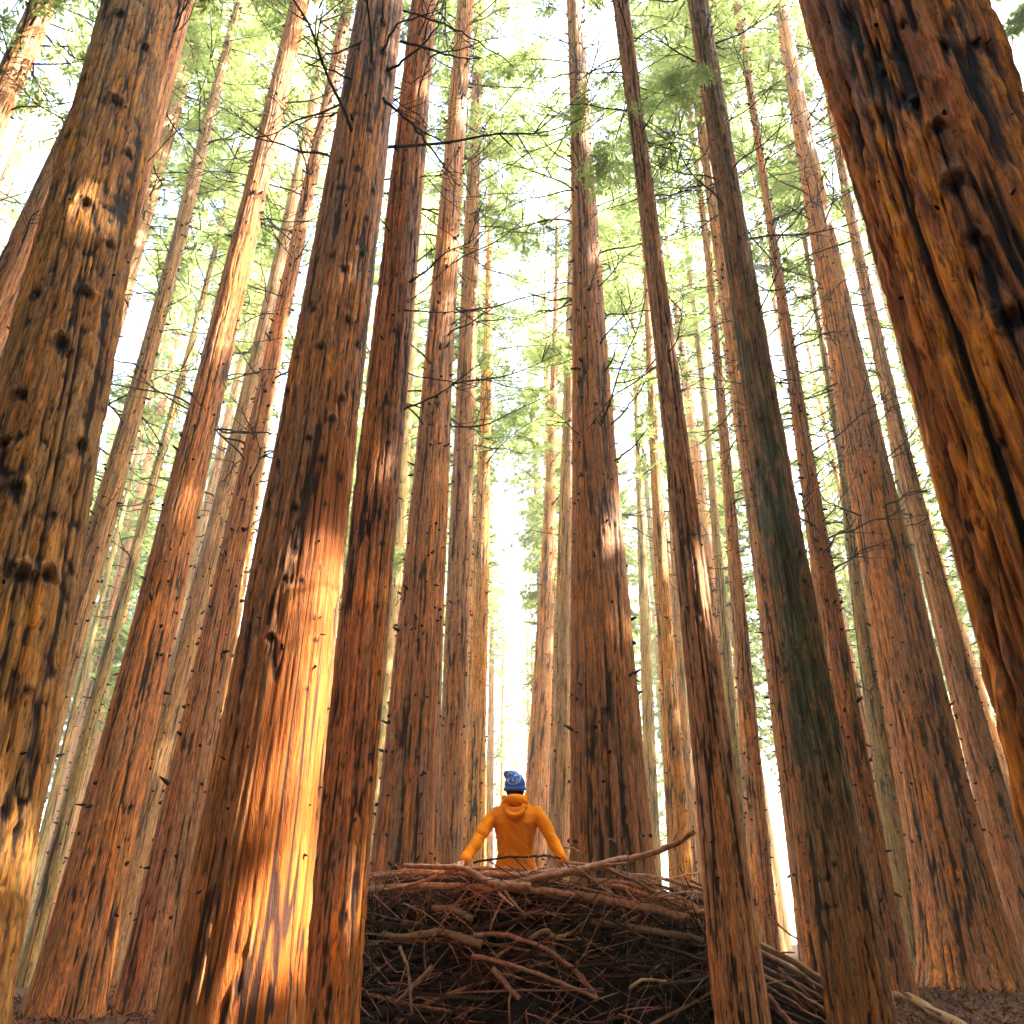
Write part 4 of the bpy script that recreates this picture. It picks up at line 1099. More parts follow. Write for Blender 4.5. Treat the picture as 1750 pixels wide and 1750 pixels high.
def surf(px, py, dr=0.0, zc=None):
    """point on the outer face of the nest seen at a pixel"""
    d = ray(px, py)
    ox, oy = -NX, -NY
    R = NR + dr
    a = d.x ** 2 + d.y ** 2; b = 2 * (ox * d.x + oy * d.y); c = ox * ox + oy * oy - R * R
    disc_ = b * b - 4 * a * c
    if disc_ > 0:
        t = (-b - math.sqrt(disc_)) / (2 * a)
    else:
        t = -b / (2 * a)
    return np.array([d.x * t - NX, d.y * t - NY, CAMZ + d.z * t])

def stick(parent, P, r0, r1, mat, n=16, seed=0, jit=0.006, name='branch', knobs=2, sides=7):
    rr = np.random.default_rng(seed)
    C = curve_pts(P, n)
    C = C + rr.normal(0, jit, C.shape) * np.linspace(0.3, 1, n)[:, None]
    R = np.linspace(r0, r1, n) * (1 + 0.14 * (rr.random(n) - 0.5))
    b = Bag()
    b.add(*tube_arrays(C, R, sides, 0.10, True, rr))
    for k in range(knobs):
        i = int(rr.integers(2, n - 2))
        d = C[i + 1] - C[i]; d /= np.linalg.norm(d) + 1e-9
        o = rr.normal(0, 1, 3); o -= d * (o @ d); o /= np.linalg.norm(o)
        l = rr.uniform(0.04, 0.20)
        q = np.array([C[i], C[i] + (o * 0.8 + d * 0.5) * (R[i] + l * 0.5), C[i] + (o + d * 0.8) * (R[i] + l)])
        b.add(*tube_arrays(q, [R[i] * 0.45, R[i] * 0.38, R[i] * 0.25], 5))
    return obj(name, b.mesh(name), M[mat], parent)

px2m = lambda w: w * 7.0 / FPX / 2
KEY = [  # (pixels on the photo, width px start, end, radial offset, material)
 ([(834, 1505), (869, 1511), (922, 1500), (1003, 1485), (1070, 1468)], 12, 14, .07, 'stick'),
 ([(600, 1530), (640, 1519), (734, 1514), (828, 1516), (922, 1522), (1003, 1531), (1063, 1543), (1141, 1558), (1192, 1576)], 11, 13, .06, 'stick'),
 ([(600, 1512), (624, 1503), (680, 1492), (761, 1492), (842, 1496), (922, 1491), (968, 1487)], 9, 9, .0, 'stick'),
 ([(690, 1479), (740, 1481), (788, 1484), (812, 1494), (834, 1508), (862, 1513), (905, 1517)], 7, 15, .10, 'stick'),
 ([(650, 1522), (700, 1512), (729, 1503), (760, 1492), (788, 1484)], 5, 5, .09, 'stick'),
 ([(640, 1518), (700, 1506), (790, 1504), (860, 1508)], 8, 8, .02, 'stick_dark'),
 ([(600, 1572), (621, 1575), (694, 1583), (788, 1589), (855, 1581), (936, 1559)], 9, 7, .06, 'stick_dark'),
 ([(655, 1596), (690, 1601), (748, 1592), (790, 1603), (822, 1614)], 9, 14, .09, 'stick_pale'),
 ([(740, 1551), (775, 1555), (807, 1571)], 9, 11, .07, 'stick_pale'),
 ([(809, 1597), (850, 1597), (882, 1602), (925, 1618), (949, 1632), (990, 1665), (1019, 1702)], 7, 8, .08, 'stick'),
 ([(807, 1634), (850, 1642), (895, 1657), (960, 1680), (1021, 1705)], 8, 6, .10, 'stick'),
 ([(842, 1656), (864, 1680), (887, 1707)], 10, 9, .12, 'stick'),
 ([(683, 1618), (694, 1645), (699, 1669), (701, 1700), (702, 1736)], 6, 4, .12, 'stick_pale'),
 ([(1009, 1574), (1060, 1582), (1110, 1590), (1150, 1596), (1196, 1606)], 10, 11, .05, 'stick_pale'),
 ([(809, 1474), (858, 1466), (900, 1464), (936, 1463), (960, 1468)], 4, 4, .02, 'stick_dark'),
 ([(680, 1712), (700, 1692), (718, 1672), (737, 1652)], 7, 7, .09, 'stick_pale'),
 ([(861, 1534), (849, 1558), (836, 1590)], 4, 3, .10, 'stick'),
 ([(1010, 1505), (1060, 1508), (1120, 1524), (1170, 1545), (1205, 1562)], 8, 8, .02, 'stick'),
 ([(1000, 1478), (1050, 1488), (1110, 1512), (1160, 1535), (1205, 1552)], 7, 6, .0, 'stick'),
 ([(965, 1474), (1010, 1480), (1060, 1492), (1120, 1500), (1205, 1521)], 6, 7, -.04, 'stick'),
 ([(1060, 1490), (1100, 1513), (1150, 1543), (1200, 1568)], 6, 6, .06, 'stick_pale'),
 ([(1040, 1512), (1075, 1520), (1130, 1541), (1180, 1562)], 9, 7, .03, 'stick'),
 ([(1110, 1506), (1150, 1500), (1203, 1489)], 3, 3, .02, 'stick'),
 ([(1036, 1470), (1036, 1440), (1048, 1436), (1065, 1452)], 2.5, 2, .02, 'stick_pale'),
 ([(963, 1448), (985, 1452), (1000, 1468)], 3, 3, .0, 'stick_pale'),
 ([(1180, 1560), (1205, 1600), (1236, 1643)], 4, 3, .16, 'stick_dark'),
 ([(640, 1534), (662, 1556), (676, 1595)], 4, 3, .10, 'stick_dark'),
 ([(637, 1525), (636, 1550), (634, 1575)], 4, 4, .08, 'stick_dark'),
 ([(1020, 1560), (1050, 1575), (1080, 1590)], 5, 3, .10, 'stick_dark'),
 ([(905, 1605), (932, 1590), (950, 1602), (975, 1596)], 8, 5, .08, 'stick_pale'),
 ([(1075, 1690), (1100, 1675), (1140, 1676)], 6, 4, .12, 'stick_pale'),
 ([(980, 1480), (1010, 1500), (1050, 1530)], 5, 4, .10, 'stick'),
 ([(745, 1712), (760, 1706), (800, 1704), (836, 1708)], 5, 4, .10, 'stick_dark'),
]
for i, (pl, w0, w1, dr, mt) in enumerate(KEY):
    P = [surf(px, py, dr) for px, py in pl]
    if min(q[1] for q in pl) < 1532 and mt == 'stick': mt = 'stick_rim_lit'
    stick(nest, P, px2m(w0), px2m(w1), mt, n=max(10, 4 * len(pl)), seed=i, jit=0.005, knobs=3 if w0 > 7 else 1)
# the thick limb that sticks up and out to the right past the rim
P = [surf(1070, 1468, .07), surf(1079, 1467, .07), np.array(at(1141, 1448, 7.55)) - [NX, NY, 0], np.array(at(1189, 1421, 7.4)) - [NX, NY, 0]]
o = stick(nest, P, px2m(14), px2m(8), 'stick', n=14, seed=77, jit=0.004, knobs=2)
# random woven sticks round the wall
rs = np.random.default_rng(9)
for i in range(200):
    a0 = rs.uniform(-math.pi * 1.08, math.pi * 0.08) if i < 165 else rs.uniform(0, 2 * math.pi)
    span = rs.uniform(0.45, 1.25)
    u = rs.random()
    z0 = 0.05 + 1.40 * (1 - (1 - u) ** 1.25)
    tilt = rs.normal(0, 0.13)
    dr = rs.uniform(-0.16, 0.09)
    bow = rs.uniform(-0.06, 0.08)
    P = []
    for t in np.linspace(0, 1, 7):
        a = a0 + span * (t - 0.5)
        r = NR + dr + 0.04 * math.sin(t * 5 + i)
        z = (z0 + tilt * (t - 0.5) * 2 + bow * math.sin(t * math.pi)) 
        z = min(z, RIM + 0.02) * rim_h(a) / RIM
        P.append((r * math.cos(a), r * math.sin(a), z))
    r = rs.uniform(0.005, 0.019)
    stick(nest, P, r, r * rs.uniform(0.4, 0.9), ('stick_rim_lit' if z0 > 1.36 else rs.choice(['stick', 'stick_dark', 'stick_dark', 'stick_dark', 'stick_dark'])), n=12, seed=200 + i, jit=0.006, knobs=int(rs.integers(0, 3)), sides=6)
# fine twigs, past counting
tw = Bag(); tw2 = Bag()
for i in range(1900):
    a = rs.uniform(-math.pi * 1.05, math.pi * 0.05) if i < 1700 else rs.uniform(0, 6.28)
    z = rs.uniform(0.0, 1.48) if i % 3 else rs.uniform(1.2, 1.5)
    z *= rim_h(a) / RIM
    r = NR + rs.uniform(-0.18, 0.13)
    c = np.array([r * math.cos(a), r * math.sin(a), z])
    tn = np.array([-math.sin(a), math.cos(a), 0]); up = np.array([0, 0, 1.0]); out = np.array([math.cos(a), math.sin(a), 0])
    th = rs.normal(0, 0.75)
    d = tn * math.cos(th) + up * math.sin(th) + out * rs.normal(0, 0.12)
    l = rs.uniform(0.08, 0.34)
    cv = (up * rs.normal(0, 0.2) + tn * rs.normal(0, 0.1)) * l
    rr = rs.uniform(0.0018, 0.0055)
    Q = np.array([c - d * l, c - d * l * 0.3 + cv * 0.6, c + d * l * 0.4 + cv * 0.6, c + d * l])
    if (Q[:, 2].max() > RIM + 0.14): continue
    (tw if i % 2 else tw2).add(*tube_arrays(Q, [rr, rr, rr * 0.8, rr * 0.5], 4))
t1 = obj('twigs', tw.mesh('twigs'), M['stick_dark'], nest); tag(t1, kind='stuff')
t2 = obj('twigs', tw2.mesh('twigs'), M['stick'], nest); tag(t2, kind='stuff')

# poles trailing from the nest to the ground on the right
pile = empty('branch_pile', (2.6, 9.0, 0.0), 'sheaf of long bare poles sloping down to the right from the nest', 'branches', None)
PB = np.array([2.6, 9.0, 0.0])
POLES = [([(1180, 1505), (1280, 1546), (1340, 1588), (1381, 1619)], 5, 3, 'stick', 8.9),
         ([(1170, 1545), (1289, 1609), (1350, 1640), (1412, 1677), (1500, 1722)], 11, 10, 'stick_pale', 9.0),
         ([(1170, 1568), (1292, 1625), (1350, 1655), (1412, 1692), (1500, 1740)], 9, 9, 'stick_pale', 8.9),
         ([(1180, 1585), (1299, 1650), (1360, 1680), (1412, 1710), (1490, 1750)], 6, 6, 'stick_pale', 8.8),
         ([(1180, 1600), (1305, 1667), (1360, 1695), (1412, 1728), (1480, 1770)], 7, 6, 'stick_pale', 8.75),
         ([(1190, 1610), (1300, 1680), (1350, 1710), (1412, 1748)], 5, 5, 'stick', 8.7),
         ([(1240, 1650), (1308, 1700), (1346, 1744), (1380, 1790)], 10, 9, 'stick', 8.5),
         ([(1200, 1640), (1300, 1694), (1360, 1724), (1420, 1768)], 6, 5, 'stick_dark', 8.7),
         ([(1210, 1590), (1310, 1640), (1370, 1682), (1420, 1702)], 5, 5, 'stick_dark', 9.1),
         ([(1330, 1655), (1370, 1690), (1412, 1735)], 5, 5, 'stick', 8.8),
         ([(1220, 1680), (1310, 1720), (1370, 1742), (1430, 1790)], 6, 5, 'stick_dark', 8.6),
         ([(1230, 1630), (1310, 1670), (1380, 1716), (1440, 1752)], 5, 4, 'stick', 8.9)]
for i, (pl, w0, w1, mt, Y) in enumerate(POLES):
    P = [np.array(at(px, py, Y)) - PB for px, py in pl]
    k = depth_at(1350, 1650, Y) / FPX / 2
    stick(pile, P, w0 * k, w1 * k, mt, n=16, seed=400 + i, jit=0.006, name='pole', knobs=2)
rs = np.random.default_rng(31)
pbag = Bag()
for i in range(260):
    t = rs.random()
    px = 1200 + 230 * t; py = 1590 + 110 * t + rs.uniform(0, 110)
    c = np.array(at(px, py, rs.uniform(8.8, 9.4))) - PB
    d = np.array([0.86, rs.normal(0, 0.2), -0.45 + rs.normal(0, 0.35)]); l = rs.uniform(0.1, 0.4)
    w = rs.uniform(.003, .009)
    pbag.add(*tube_arrays(np.array([c - d * l, c + rs.normal(0, .02, 3), c + d * l]), [w, w, w * .6], 5))
pt = obj('twigs', pbag.mesh('twigs'), M['stick_dark'], pile); tag(pt, kind='stuff')
# the mound of brush the poles lie on
def lump(name, c, rx, ry, rz, mat, parent, seed):
    u = np.linspace(0, 2 * math.pi, 41)[:-1]; v = np.linspace(0.02, math.pi / 2, 14)
    V = []
    for vv in v:
        for uu in u:
            k = 1 + 0.35 * (float(vnoise(math.cos(uu) * 2.5 + seed, math.sin(uu) * 2.5, vv * 3, seed)) - 0.5) + rs.uniform(-.05, .05)
            V.append((c[0] + rx * math.sin(vv) * math.cos(uu) * k, c[1] + ry * math.sin(vv) * math.sin(uu) * k, c[2] + rz * math.cos(vv) * k))
    idx = np.arange(len(v) * 40).reshape(len(v), 40); nx = np.roll(idx, -1, 1)
    F = np.stack([idx[:-1], idx[1:], nx[1:], nx[:-1]], -1).reshape(-1, 4)
    o = obj(name, new_mesh(name, V, F, False), mat, parent)
    return o
lm = lump('packed_brush', (-0.25, 0.45, -0.25), 1.3, 0.6, 0.95, M['shaded_brush'], pile, 3); tag(lm, kind='stuff')

# fallen pale limb on the litter at the lower right
def gp(px, py):
    d = ray(px, py); t = (0.0 - CAMZ) / d.z
    return np.array([d.x * t, d.y * t, 0.0])
P = []
for (px, py) in [(1500, 1716), (1526, 1715), (1560, 1718), (1600, 1736), (1630, 1750), (1680, 1772)]:
    q = gp(px, py); q[2] = gz(q[0], q[1]) + 0.09; P.append(q)
fb = np.array([P[2][0], P[2][1], 0.0])
fallen = stick(None, [p - fb for p in P], .075, .05, 'stick_pale', n=22, seed=3, jit=0.01, name='fallen_limb', knobs=2, sides=10)
fallen.location = fb
tag(fallen, 'pale fallen limb lying on the red litter at the foot of the mossy redwood', 'log')

# needle and twig litter on the parts of the floor in view
def litter(name, n, seed, boxf, mat, lab):
    rr = np.random.default_rng(seed)
    x, y = boxf(rr, n)
    z = ground_z(x, y) + 0.012
    yaw = rr.uniform(0, 6.28, n); l = rr.uniform(0.03, 0.16, n); w = rr.uniform(0.005, 0.018, n); pit = rr.normal(0, 0.35, n)
    d = np.stack([np.cos(yaw) * np.cos(pit), np.sin(yaw) * np.cos(pit), np.sin(pit)], -1) * l[:, None]
    s = np.stack([-np.sin(yaw), np.cos(yaw), rr.normal(0, 0.5, n)], -1) * w[:, None]
    c = np.stack([x, y, z + np.abs(d[:, 2]) * 0.8], -1)
    q = np.stack([c - d, c + s, c + d, c - s], 1).reshape(-1, 3)
    f = np.arange(len(q)).reshape(-1, 4)
    o = obj(name, new_mesh(name, q, f, False), mat)
    tag(o, lab, 'litter', kind='stuff')
M['litter'] = simple_mat('needle_litter', [(0.3, (0.05, 0.016, 0.007, 1)), (0.55, (0.20, 0.07, 0.026, 1)), (0.75, (0.40, 0.21, 0.10, 1))], (9, 9, 9), 0.8, 0.1, rand=False)
litter('needle_litter', 42000, 8, lambda r, n: (r.uniform(-9, 12.5, n), r.uniform(9.5, 24, n)), M['litter'], 'russet litter of dead needles and twigs strewn between the trunks')

# ------------------------------------------------------------------ the person
PX, PY = float(at(881, 1478, 7.95).x), 7.95
FLOOR = 0.62
def person_mat(name, col, rough=0.7, noise=0.06, scale=60, bump=0.2):
    m, t, b = nt(name)
    tc = N(t, 'ShaderNodeTexCoord')
    n = noise_tex(t, mapping(t, tc.outputs['Object'], (scale,) * 3), 1.0, 3, 0.5)
    r = ramp(t, [(0.3, c4(tuple(c * (1 - noise) for c in col))), (0.7, c4(tuple(min(1, c * (1 + noise)) for c in col)))])
    t.links.new(n, r.inputs[0]); t.links.new(r.outputs[0], b.inputs['Base Color'])
    b.inputs['Roughness'].default_value = rough
    b.inputs['Specular IOR Level'].default_value = 0.15
    bp = N(t, 'ShaderNodeBump'); bp.inputs['Strength'].default_value = bump; bp.inputs['Distance'].default_value = 0.004
    n2 = noise_tex(t, mapping(t, tc.outputs['Object'], (9, 9, 14)), 1.0, 3, 0.5)
    ad = N(t, 'ShaderNodeMath', operation='ADD'); t.links.new(n, ad.inputs[0]); t.links.new(n2, ad.inputs[1])
    t.links.new(ad.outputs[0], bp.inputs['Height']); t.links.new(bp.outputs[0], b.inputs['Normal'])
    return m
M['jacket'] = person_mat('orange_jacket_cloth', (1.0, 0.28, 0.003), 0.85)
M['lining'] = person_mat('dark_lining', (0.25, 0.05, 0.01), 0.8)
M['skin'] = person_mat('skin', (0.62, 0.36, 0.26), 0.55, 0.04)
M['trouser'] = person_mat('dark_trousers', (0.025, 0.028, 0.035), 0.85)
M['boot'] = person_mat('brown_boots', (0.06, 0.035, 0.02), 0.6)
M['hair'] = person_mat('dark_hair', (0.02, 0.012, 0.008), 0.6)
def hat_material():
    m, t, b = nt('blue_knit')
    L = t.links
    tc = N(t, 'ShaderNodeTexCoord')
    v = tc.outputs['Object']
    # knitted pale motif: a ring with a leaf inside, woven into the back
    vs = N(t, 'ShaderNodeVectorMath', operation='SUBTRACT'); vs.inputs[1].default_value = (-0.012, 0.0, 0.045)
    L.new(v, vs.inputs[0])
    mp = mapping(t, vs.outputs[0], (1, 0, 1))
    ln = N(t, 'ShaderNodeVectorMath', operation='LENGTH'); L.new(mp, ln.inputs[0])
    n = noise_tex(t, mapping(t, v, (38, 38, 38)), 1.0, 2, 0.5)
    nn = N(t, 'ShaderNodeMath', operation='MULTIPLY_ADD'); L.new(n, nn.inputs[0]); nn.inputs[1].default_value = 0.012; L.new(ln.outputs['Value'], nn.inputs[2])
    r = ramp(t, [(0.0, (0, 0, 0, 1)), (0.66, (0, 0, 0, 1)), (0.68, (1, 1, 1, 1)), (0.75, (1, 1, 1, 1)), (0.77, (0, 0, 0, 1))])
    sc = N(t, 'ShaderNodeMath', operation='MULTIPLY'); L.new(nn.outputs[0], sc.inputs[0]); sc.inputs[1].default_value = 10.0
    L.new(sc.outputs[0], r.inputs[0])
    r2 = ramp(t, [(0.52, (0, 0, 0, 1)), (0.56, (1, 1, 1, 1))])
    L.new(n, r2.inputs[0])
    inside = ramp(t, [(0.0, (1, 1, 1, 1)), (0.64, (1, 1, 1, 1)), (0.66, (0, 0, 0, 1))]); L.new(sc.outputs[0], inside.inputs[0])
    mu = N(t, 'ShaderNodeMath', operation='MULTIPLY'); L.new(r2.outputs[0], mu.inputs[0]); L.new(inside.outputs[0], mu.inputs[1])
    mx = N(t, 'ShaderNodeMath', operation='MAXIMUM'); L.new(mu.outputs[0], mx.inputs[0]); L.new(r.outputs[0], mx.inputs[1])
    sf = N(t, 'ShaderNodeMath', operation='MULTIPLY'); L.new(mx.outputs[0], sf.inputs[0]); sf.inputs[1].default_value = 0.85
    col = mixc(t, sf.outputs[0], (0.05, 0.20, 0.74), (0.58, 0.72, 0.94))
    L.new(col, b.inputs['Base Color']); b.inputs['Roughness'].default_value = 0.9
    wv = N(t, 'ShaderNodeTexWave'); wv.inputs['Scale'].default_value = 40; L.new(v, wv.inputs['Vector'])
    bp = N(t, 'ShaderNodeBump'); bp.inputs['Strength'].default_value = 0.4; bp.inputs['Distance'].default_value = 0.003
    L.new(wv.outputs[0], bp.inputs['Height']); L.new(bp.outputs[0], b.inputs['Normal'])
    return m
M['hat'] = hat_material()

def sphere_arrays(c, r, nu=20, nv=12, rot=None):
    r = np.array(r) if np.ndim(r) else np.array([r, r, r])
    u = np.linspace(0, 2 * math.pi, nu, endpoint=False); v = np.linspace(0, math.pi, nv)
    V = []
    for vv in v:
        for uu in u:
            p = np.array([math.sin(vv) * math.cos(uu), math.sin(vv) * math.sin(uu), math.cos(vv)]) * r
            if rot is not None: p = np.array(rot @ Vector(p))
            V.append(p + np.array(c))
    idx = np.arange(nu * nv).reshape(nv, nu); nx = np.roll(idx, -1, 1)
    F = np.stack([idx[:-1], idx[1:], nx[1:], nx[:-1]], -1).reshape(-1, 4)
    return np.array(V), F

def limb(bag, P, R, flat=None):
    """capsule chain: tube plus a ball at each joint"""
    P = [np.array(p, float) for p in P]
    for i in range(len(P) - 1):
        bag.add(*tube_arrays(np.linspace(P[i], P[i + 1], 5), np.linspace(R[i], R[i + 1], 5), 16))
    for p, r in zip(P, R):
        bag.add(*sphere_arrays(p, r))

def loft(bag, secs, n=32):
    """secs: (cx, cy, z, rx, ry)"""
    a = np.linspace(0, 2 * math.pi, n, endpoint=False)
    V = []
    for (cx, cy, z, rx, ry) in secs:
        e = 2.4
        ca, sa = np.cos(a), np.sin(a)
        V.append(np.stack([cx + rx * np.sign(ca) * np.abs(ca) ** (2 / e), cy + ry * np.sign(sa) * np.abs(sa) ** (2 / e), np.full(n, z)], -1))
    V = np.concatenate(V); m = len(secs)
    idx = np.arange(m * n).reshape(m, n); nx = np.roll(idx, -1, 1)
    F = np.stack([idx[:-1], nx[:-1], nx[1:], idx[1:]], -1).reshape(-1, 4)
    c0, c1 = len(V), len(V) + 1
    V = np.vstack([V, V[:n].mean(0), V[-n:].mean(0)])
    ex = []
    for i in range(0, n, 2):
        ex.append([c0, idx[0][(i + 2) % n], idx[0][i + 1], idx[0][i]])
        ex.append([c1, idx[-1][i], idx[-1][i + 1], idx[-1][(i + 2) % n]])
    bag.add(V, np.vstack([F, np.array(ex)]))

def remesh(bag, name, voxel, mat, parent, smooth=8, wrinkle=0.0, seed=0, wz=1.0):
    tmp = bpy.data.objects.new('tmp', bag.mesh('tmp'))
    COL.objects.link(tmp)
    md = tmp.modifiers.new('r', 'REMESH'); md.mode = 'VOXEL'; md.voxel_size = voxel
    if smooth:
        sm = tmp.modifiers.new('s', 'SMOOTH'); sm.iterations = smooth; sm.factor = 0.5
    dg = bpy.context.evaluated_depsgraph_get()
    me = bpy.data.meshes.new_from_object(tmp.evaluated_get(dg))
    me.name = name
    bpy.data.objects.remove(tmp)
    if wrinkle:
        n = len(me.vertices)
        co = np.empty(n * 3, np.float32); me.vertices.foreach_get('co', co); co = co.reshape(-1, 3)
        no = np.empty(n * 3, np.float32); me.vertex_normals.foreach_get('vector', no); no = no.reshape(-1, 3)
        w = np.abs(2 * vnoise(co[:, 0] * 9, co[:, 1] * 9, co[:, 2] * 20 * wz + co[:, 0] * 14, seed) - 1) ** 0.8 - 0.4
        w2 = vnoise(co[:, 0] * 24, co[:, 1] * 24, co[:, 2] * 40, seed + 1) - 0.5
        co = co + no * (wrinkle * (w + 0.35 * w2))[:, None]
        me.vertices.foreach_set('co', co.ravel())
    me.polygons.foreach_set('use_smooth', np.ones(len(me.polygons), bool))
    me.materials.clear()
    me.update()
    return obj(name, me, mat, parent)

person = empty('person', (PX, PY, FLOOR), 'person in orange hooded jacket and blue knit hat, back turned, hands on the nest rim', 'person')
B0 = np.array([PX, PY, FLOOR])
def pp(px, py, Y):
    return np.array(at(px, py, Y)) - B0
# joints from the pose in the photograph
shL, shR = pp(849, 1386, 7.97), pp(918, 1386, 7.97)
elL, elR = pp(820, 1430, 7.78), pp(941, 1430, 7.78)
wrL, wrR = pp(792, 1472, 7.60), pp(964, 1474, 7.60)
headc = pp(880, 1348, 8.02)
top = headc[2] + 0.10
neck = np.array([0.0, 0.03, shL[2] + 0.05])
hip = 0.86
sh = shL[2]
bd = Bag()
# head, face turned away from the viewer
bd.add(*sphere_arrays(headc + [0, 0, 0.02], (0.078, 0.098, 0.115), 24, 16))
bd.add(*sphere_arrays(headc + [0, 0.035, -0.065], (0.056, 0.065, 0.065), 20, 12))
bd.add(*sphere_arrays(headc + [0, 0.108, -0.02], (0.013, 0.018, 0.026), 12, 8))      # nose
bd.add(*sphere_arrays(headc + [0, 0.098, 0.018], (0.045, 0.012, 0.012), 12, 8))      # brow
bd.add(*sphere_arrays(headc + [0, 0.098, -0.062], (0.024, 0.010, 0.008), 12, 8))     # mouth
for s in (-1, 1):
    bd.add(*sphere_arrays(headc + [s * 0.080, 0.0, -0.015], (0.010, 0.020, 0.032), 12, 8))
    bd.add(*sphere_arrays(headc + [s * 0.032, 0.088, -0.030], (0.020, 0.014, 0.016), 12, 8))
limb(bd, [headc + [0, -0.005, -0.06], neck + [0, 0, -0.05]], [0.052, 0.062])
loft(bd, [(0, .02, hip - .04, .13, .09), (0, .02, hip + .05, .155, .10), (0, .01, hip + .20, .13, .09), (0, .0, hip + .33, .145, .10), (0, .0, sh - .10, .165, .105), (0, .01, sh - .02, .13, .07), (0, .02, sh + .04, .07, .055)])
for (s, e, w) in ((shL, elL, wrL), (shR, elR, wrR)):
    limb(bd, [s * np.array([0.9, 1, 1]) + [0, 0, -0.045], (s + e) / 2, e, w], [0.040, 0.040, 0.036, 0.027])
for s in (-1, 1):
    limb(bd, [(s * .09, .02, hip), (s * .11, .05, hip - .40), (s * .12, .0, .10)], [.085, .058, .040])
    limb(bd, [(s * .12, .0, .06), (s * .13, .12, .04)], [.038, .030])
def hand(wr, sgn):
    """palm on the rim, fingers spread forward over the stick, thumb to the inside"""
    # arm direction at the wrist
    out = np.array([sgn * 0.55, -0.50, -0.30]); out /= np.linalg.norm(out)
    side = np.cross(out, [0, 0, 1.0]); side /= np.linalg.norm(side)
    up = np.cross(side, out)
    p0 = wr + out * 0.02
    pc = p0 + out * 0.045
    for k in range(4):
        o = (k - 1.5) * 0.019
        limb(bd, [p0 + side * o * 0.6, pc + out * 0.03 + side * o], [0.015, 0.0125])
    lens = [0.062, 0.074, 0.070, 0.054]
    if sgn > 0: lens = lens[::-1]
    for k in range(4):
        o = (k - 1.5) * 0.021
        l = lens[k]
        a = pc + out * 0.034 + side * o
        spread = side * (k - 1.5) * 0.10
        b = a + (out + spread) * l * 0.45 + up * 0.004
        c = b + (out * 0.75 + spread - up * 0.65) * l * 0.33
        d = c + (out * 0.25 + spread * 0.5 - up * 0.95) * l * 0.28
        limb(bd, [a, b, c, d], [0.0098, 0.0092, 0.0085, 0.0075])
    ti = -sgn if side[0] > 0 else sgn
    tb = p0 + out * 0.012 + side * ti * 0.026
    limb(bd, [tb, tb + (out * 0.5 + side * ti * 0.85) * 0.036, tb + (out * 1.2 + side * ti * 1.1 - up * 0.25) * 0.042], [0.014, 0.011, 0.009])
hand(wrL, -1); hand(wrR, 1)
body = remesh(bd, 'body', 0.0058, M['skin'], person, 3)
# jacket: back panel, sleeves, hem
jk = Bag()
loft(jk, [(0, .01, hip - .03, .205, .135), (0, .01, hip + .02, .215, .14), (0, .01, hip + .10, .185, .13), (0, .005, hip + .20, .165, .125), (0, 0, hip + .33, .180, .13),
          (0, -.005, sh - .12, .205, .135), (0, 0, sh - .04, .205, .12), (0, .01, sh + .015, .185, .10), (0, .015, sh + .06, .135, .09), (0, .02, sh + .11, .092, .082), (0, .02, sh + .14, .078, .075)])
for (s, e, w) in ((shL, elL, wrL), (shR, elR, wrR)):
    mid = (s + e) / 2 + np.array([0, 0, 0.01])
    m2 = e * 0.5 + w * 0.5
    limb(jk, [s * np.array([0.96, 1, 1]) + [0, 0, -0.025], mid, e, m2, w * 0.93 + e * 0.07], [0.072, 0.064, 0.056, 0.051, 0.045])
jacket = remesh(jk, 'jacket', 0.0095, M['jacket'], person, 5, 0.011, 3)
# cuffs and hem band
for (e, w) in ((elL, wrL), (elR, wrR)):
    d = (w - e) / np.linalg.norm(w - e)
    cb = Bag(); cb.add(*tube_arrays(np.array([w - d * 0.035, w - d * 0.02, w + d * 0.004, w + d * 0.010]), [0.046, 0.047, 0.042, 0.036], 20))
    obj('cuff', cb.mesh('cuff'), M['jacket'], jacket)
# hood lying in folds on the shoulders
hd = Bag()
hc = np.array([0.0, -0.075, sh + 0.06])
for i, (rx, rz, dy, dz, r) in enumerate([(0.115, 0.055, 0.05, 0.035, 0.040), (0.105, 0.075, -0.02, -0.005, 0.034), (0.085, 0.085, -0.055, -0.045, 0.028)]):
    pts = []
    for t in np.linspace(-0.15 * math.pi, -0.85 * math.pi, 13):
        pts.append(hc + np.array([rx * math.cos(t), dy - 0.03 * abs(math.sin(t)), dz + rz * math.sin(t)]))
    limb(hd, pts, [r * (0.7 + 0.3 * math.sin(k / 12 * math.pi)) for k in range(13)])
hd.add(*sphere_arrays(hc + [0, 0.0, 0.02], (0.105, 0.075, 0.060)))
pts = [hc + np.array([0.098 * math.cos(t), 0.085 + 0.085 * math.sin(t), 0.055 + 0.012 * math.sin(t)]) for t in np.linspace(0, 2 * math.pi, 21)]
limb(hd, pts, [0.026] * 21)
remesh(hd, 'hood', 0.0065, M['jacket'], jacket, 4, 0.005, 8)
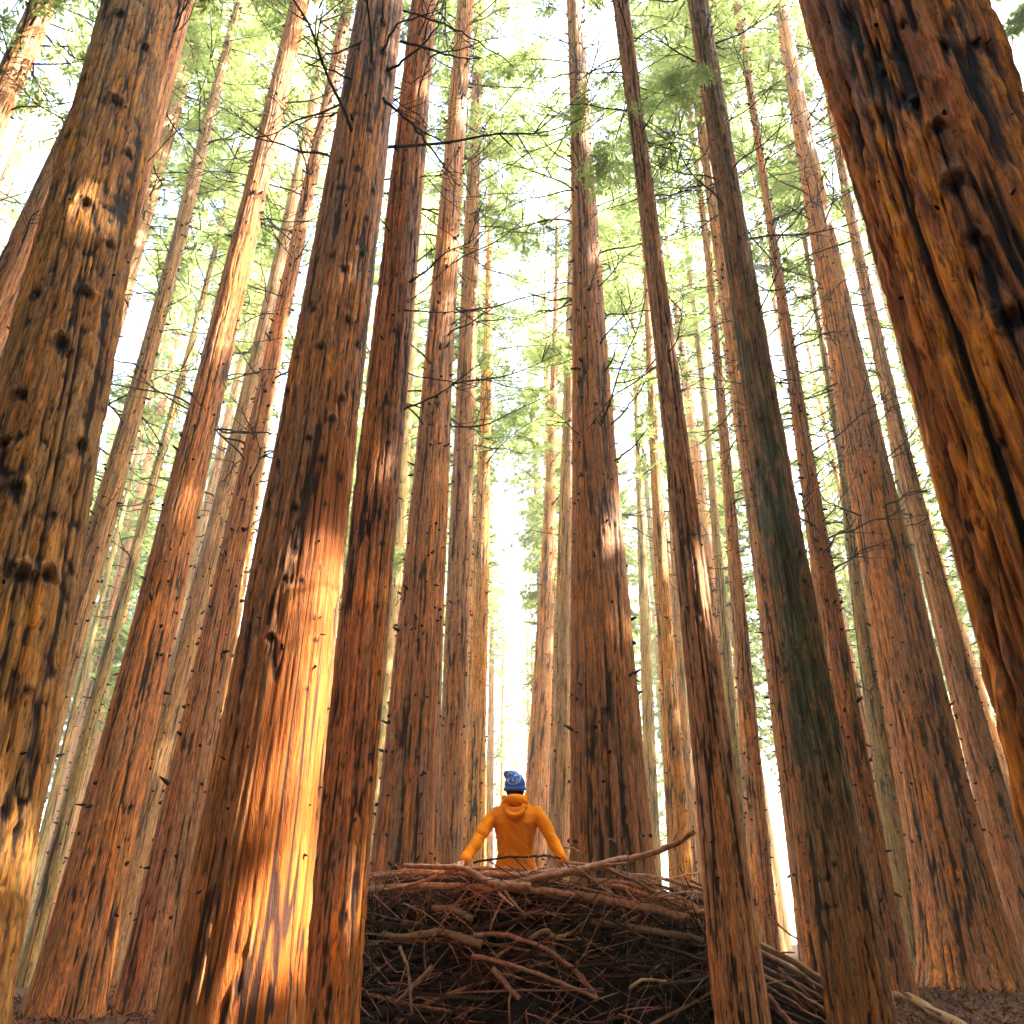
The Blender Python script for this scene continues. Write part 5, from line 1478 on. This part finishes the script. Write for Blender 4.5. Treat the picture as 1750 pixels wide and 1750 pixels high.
# trousers, boots
tr = Bag()
loft(tr, [(0, .02, hip - .10, .175, .12), (0, .02, hip + .03, .165, .115)])
for s in (-1, 1):
    limb(tr, [(s * .09, .02, hip - .06), (s * .11, .05, hip - .42), (s * .12, .0, .14)], [.100, .078, .066])
remesh(tr, 'trousers', 0.012, M['trouser'], person, 4, 0.008, 5)
for s in (-1, 1):
    bt = Bag()
    limb(bt, [(s * .12, .0, .16), (s * .12, .0, .06)], [.060, .055])
    loft(bt, [(s * .125, .06, -.005, .052, .145), (s * .125, .06, .03, .054, .148), (s * .125, .05, .075, .046, .12)])
    remesh(bt, 'boot', 0.009, M['boot'], person, 2)
# knit hat with a slouched tip and rolled brim
hb = Bag()
hh = headc + np.array([0, 0.0, 0.045])
hb.add(*sphere_arrays(hh + [0, 0, 0.0], (0.100, 0.115, 0.100), 28, 18))
hb.add(*sphere_arrays(hh + [-0.035, -0.02, 0.075], (0.072, 0.070, 0.050), 20, 12))
hb.add(*sphere_arrays(hh + [-0.075, -0.03, 0.085], (0.036, 0.036, 0.040), 16, 10))
pts = [hh + np.array([0.094 * math.cos(t), 0.108 * math.sin(t), -0.048 - 0.012 * math.sin(t) * -1]) for t in np.linspace(0, 2 * math.pi, 25)]
limb(hb, pts, [0.016] * 25)
hat = remesh(hb, 'knit_hat', 0.006, M['hat'], person, 4, 0.004, 12)
hme = hat.data
hme.transform(Matrix.Translation(-Vector(hh))); hat.location = hh
# hair showing under the brim
hr = Bag(); hr.add(*sphere_arrays(headc + [0, -0.018, -0.035], (0.082, 0.090, 0.060), 24, 14))
obj('hair', hr.mesh('hair'), M['hair'], person)

# ------------------------------------------------------------------ haze in the air of the wood
hz = bpy.data.meshes.new('haze')
bm = bmesh.new(); bmesh.ops.create_cube(bm, size=1.0)
bmesh.ops.scale(bm, vec=(1300, 1300, 60), verts=bm.verts); bmesh.ops.translate(bm, vec=(0, 12, 28), verts=bm.verts)
bm.to_mesh(hz); bm.free()
hm = bpy.data.materials.new('haze_air'); hm.use_nodes = True
t = hm.node_tree
for n in list(t.nodes): t.nodes.remove(n)
pv = N(t, 'ShaderNodeVolumePrincipled'); pv.inputs['Density'].default_value = HAZE_DENSITY
pv.inputs['Color'].default_value = (0.98, 1.0, 0.92, 1); pv.inputs['Anisotropy'].default_value = 0.2
out = N(t, 'ShaderNodeOutputMaterial'); t.links.new(pv.outputs[0], out.inputs['Volume'])
ho = obj('haze', hz, hm)
tag(ho, 'pale sunlit haze filling the wood', 'haze', kind='stuff')
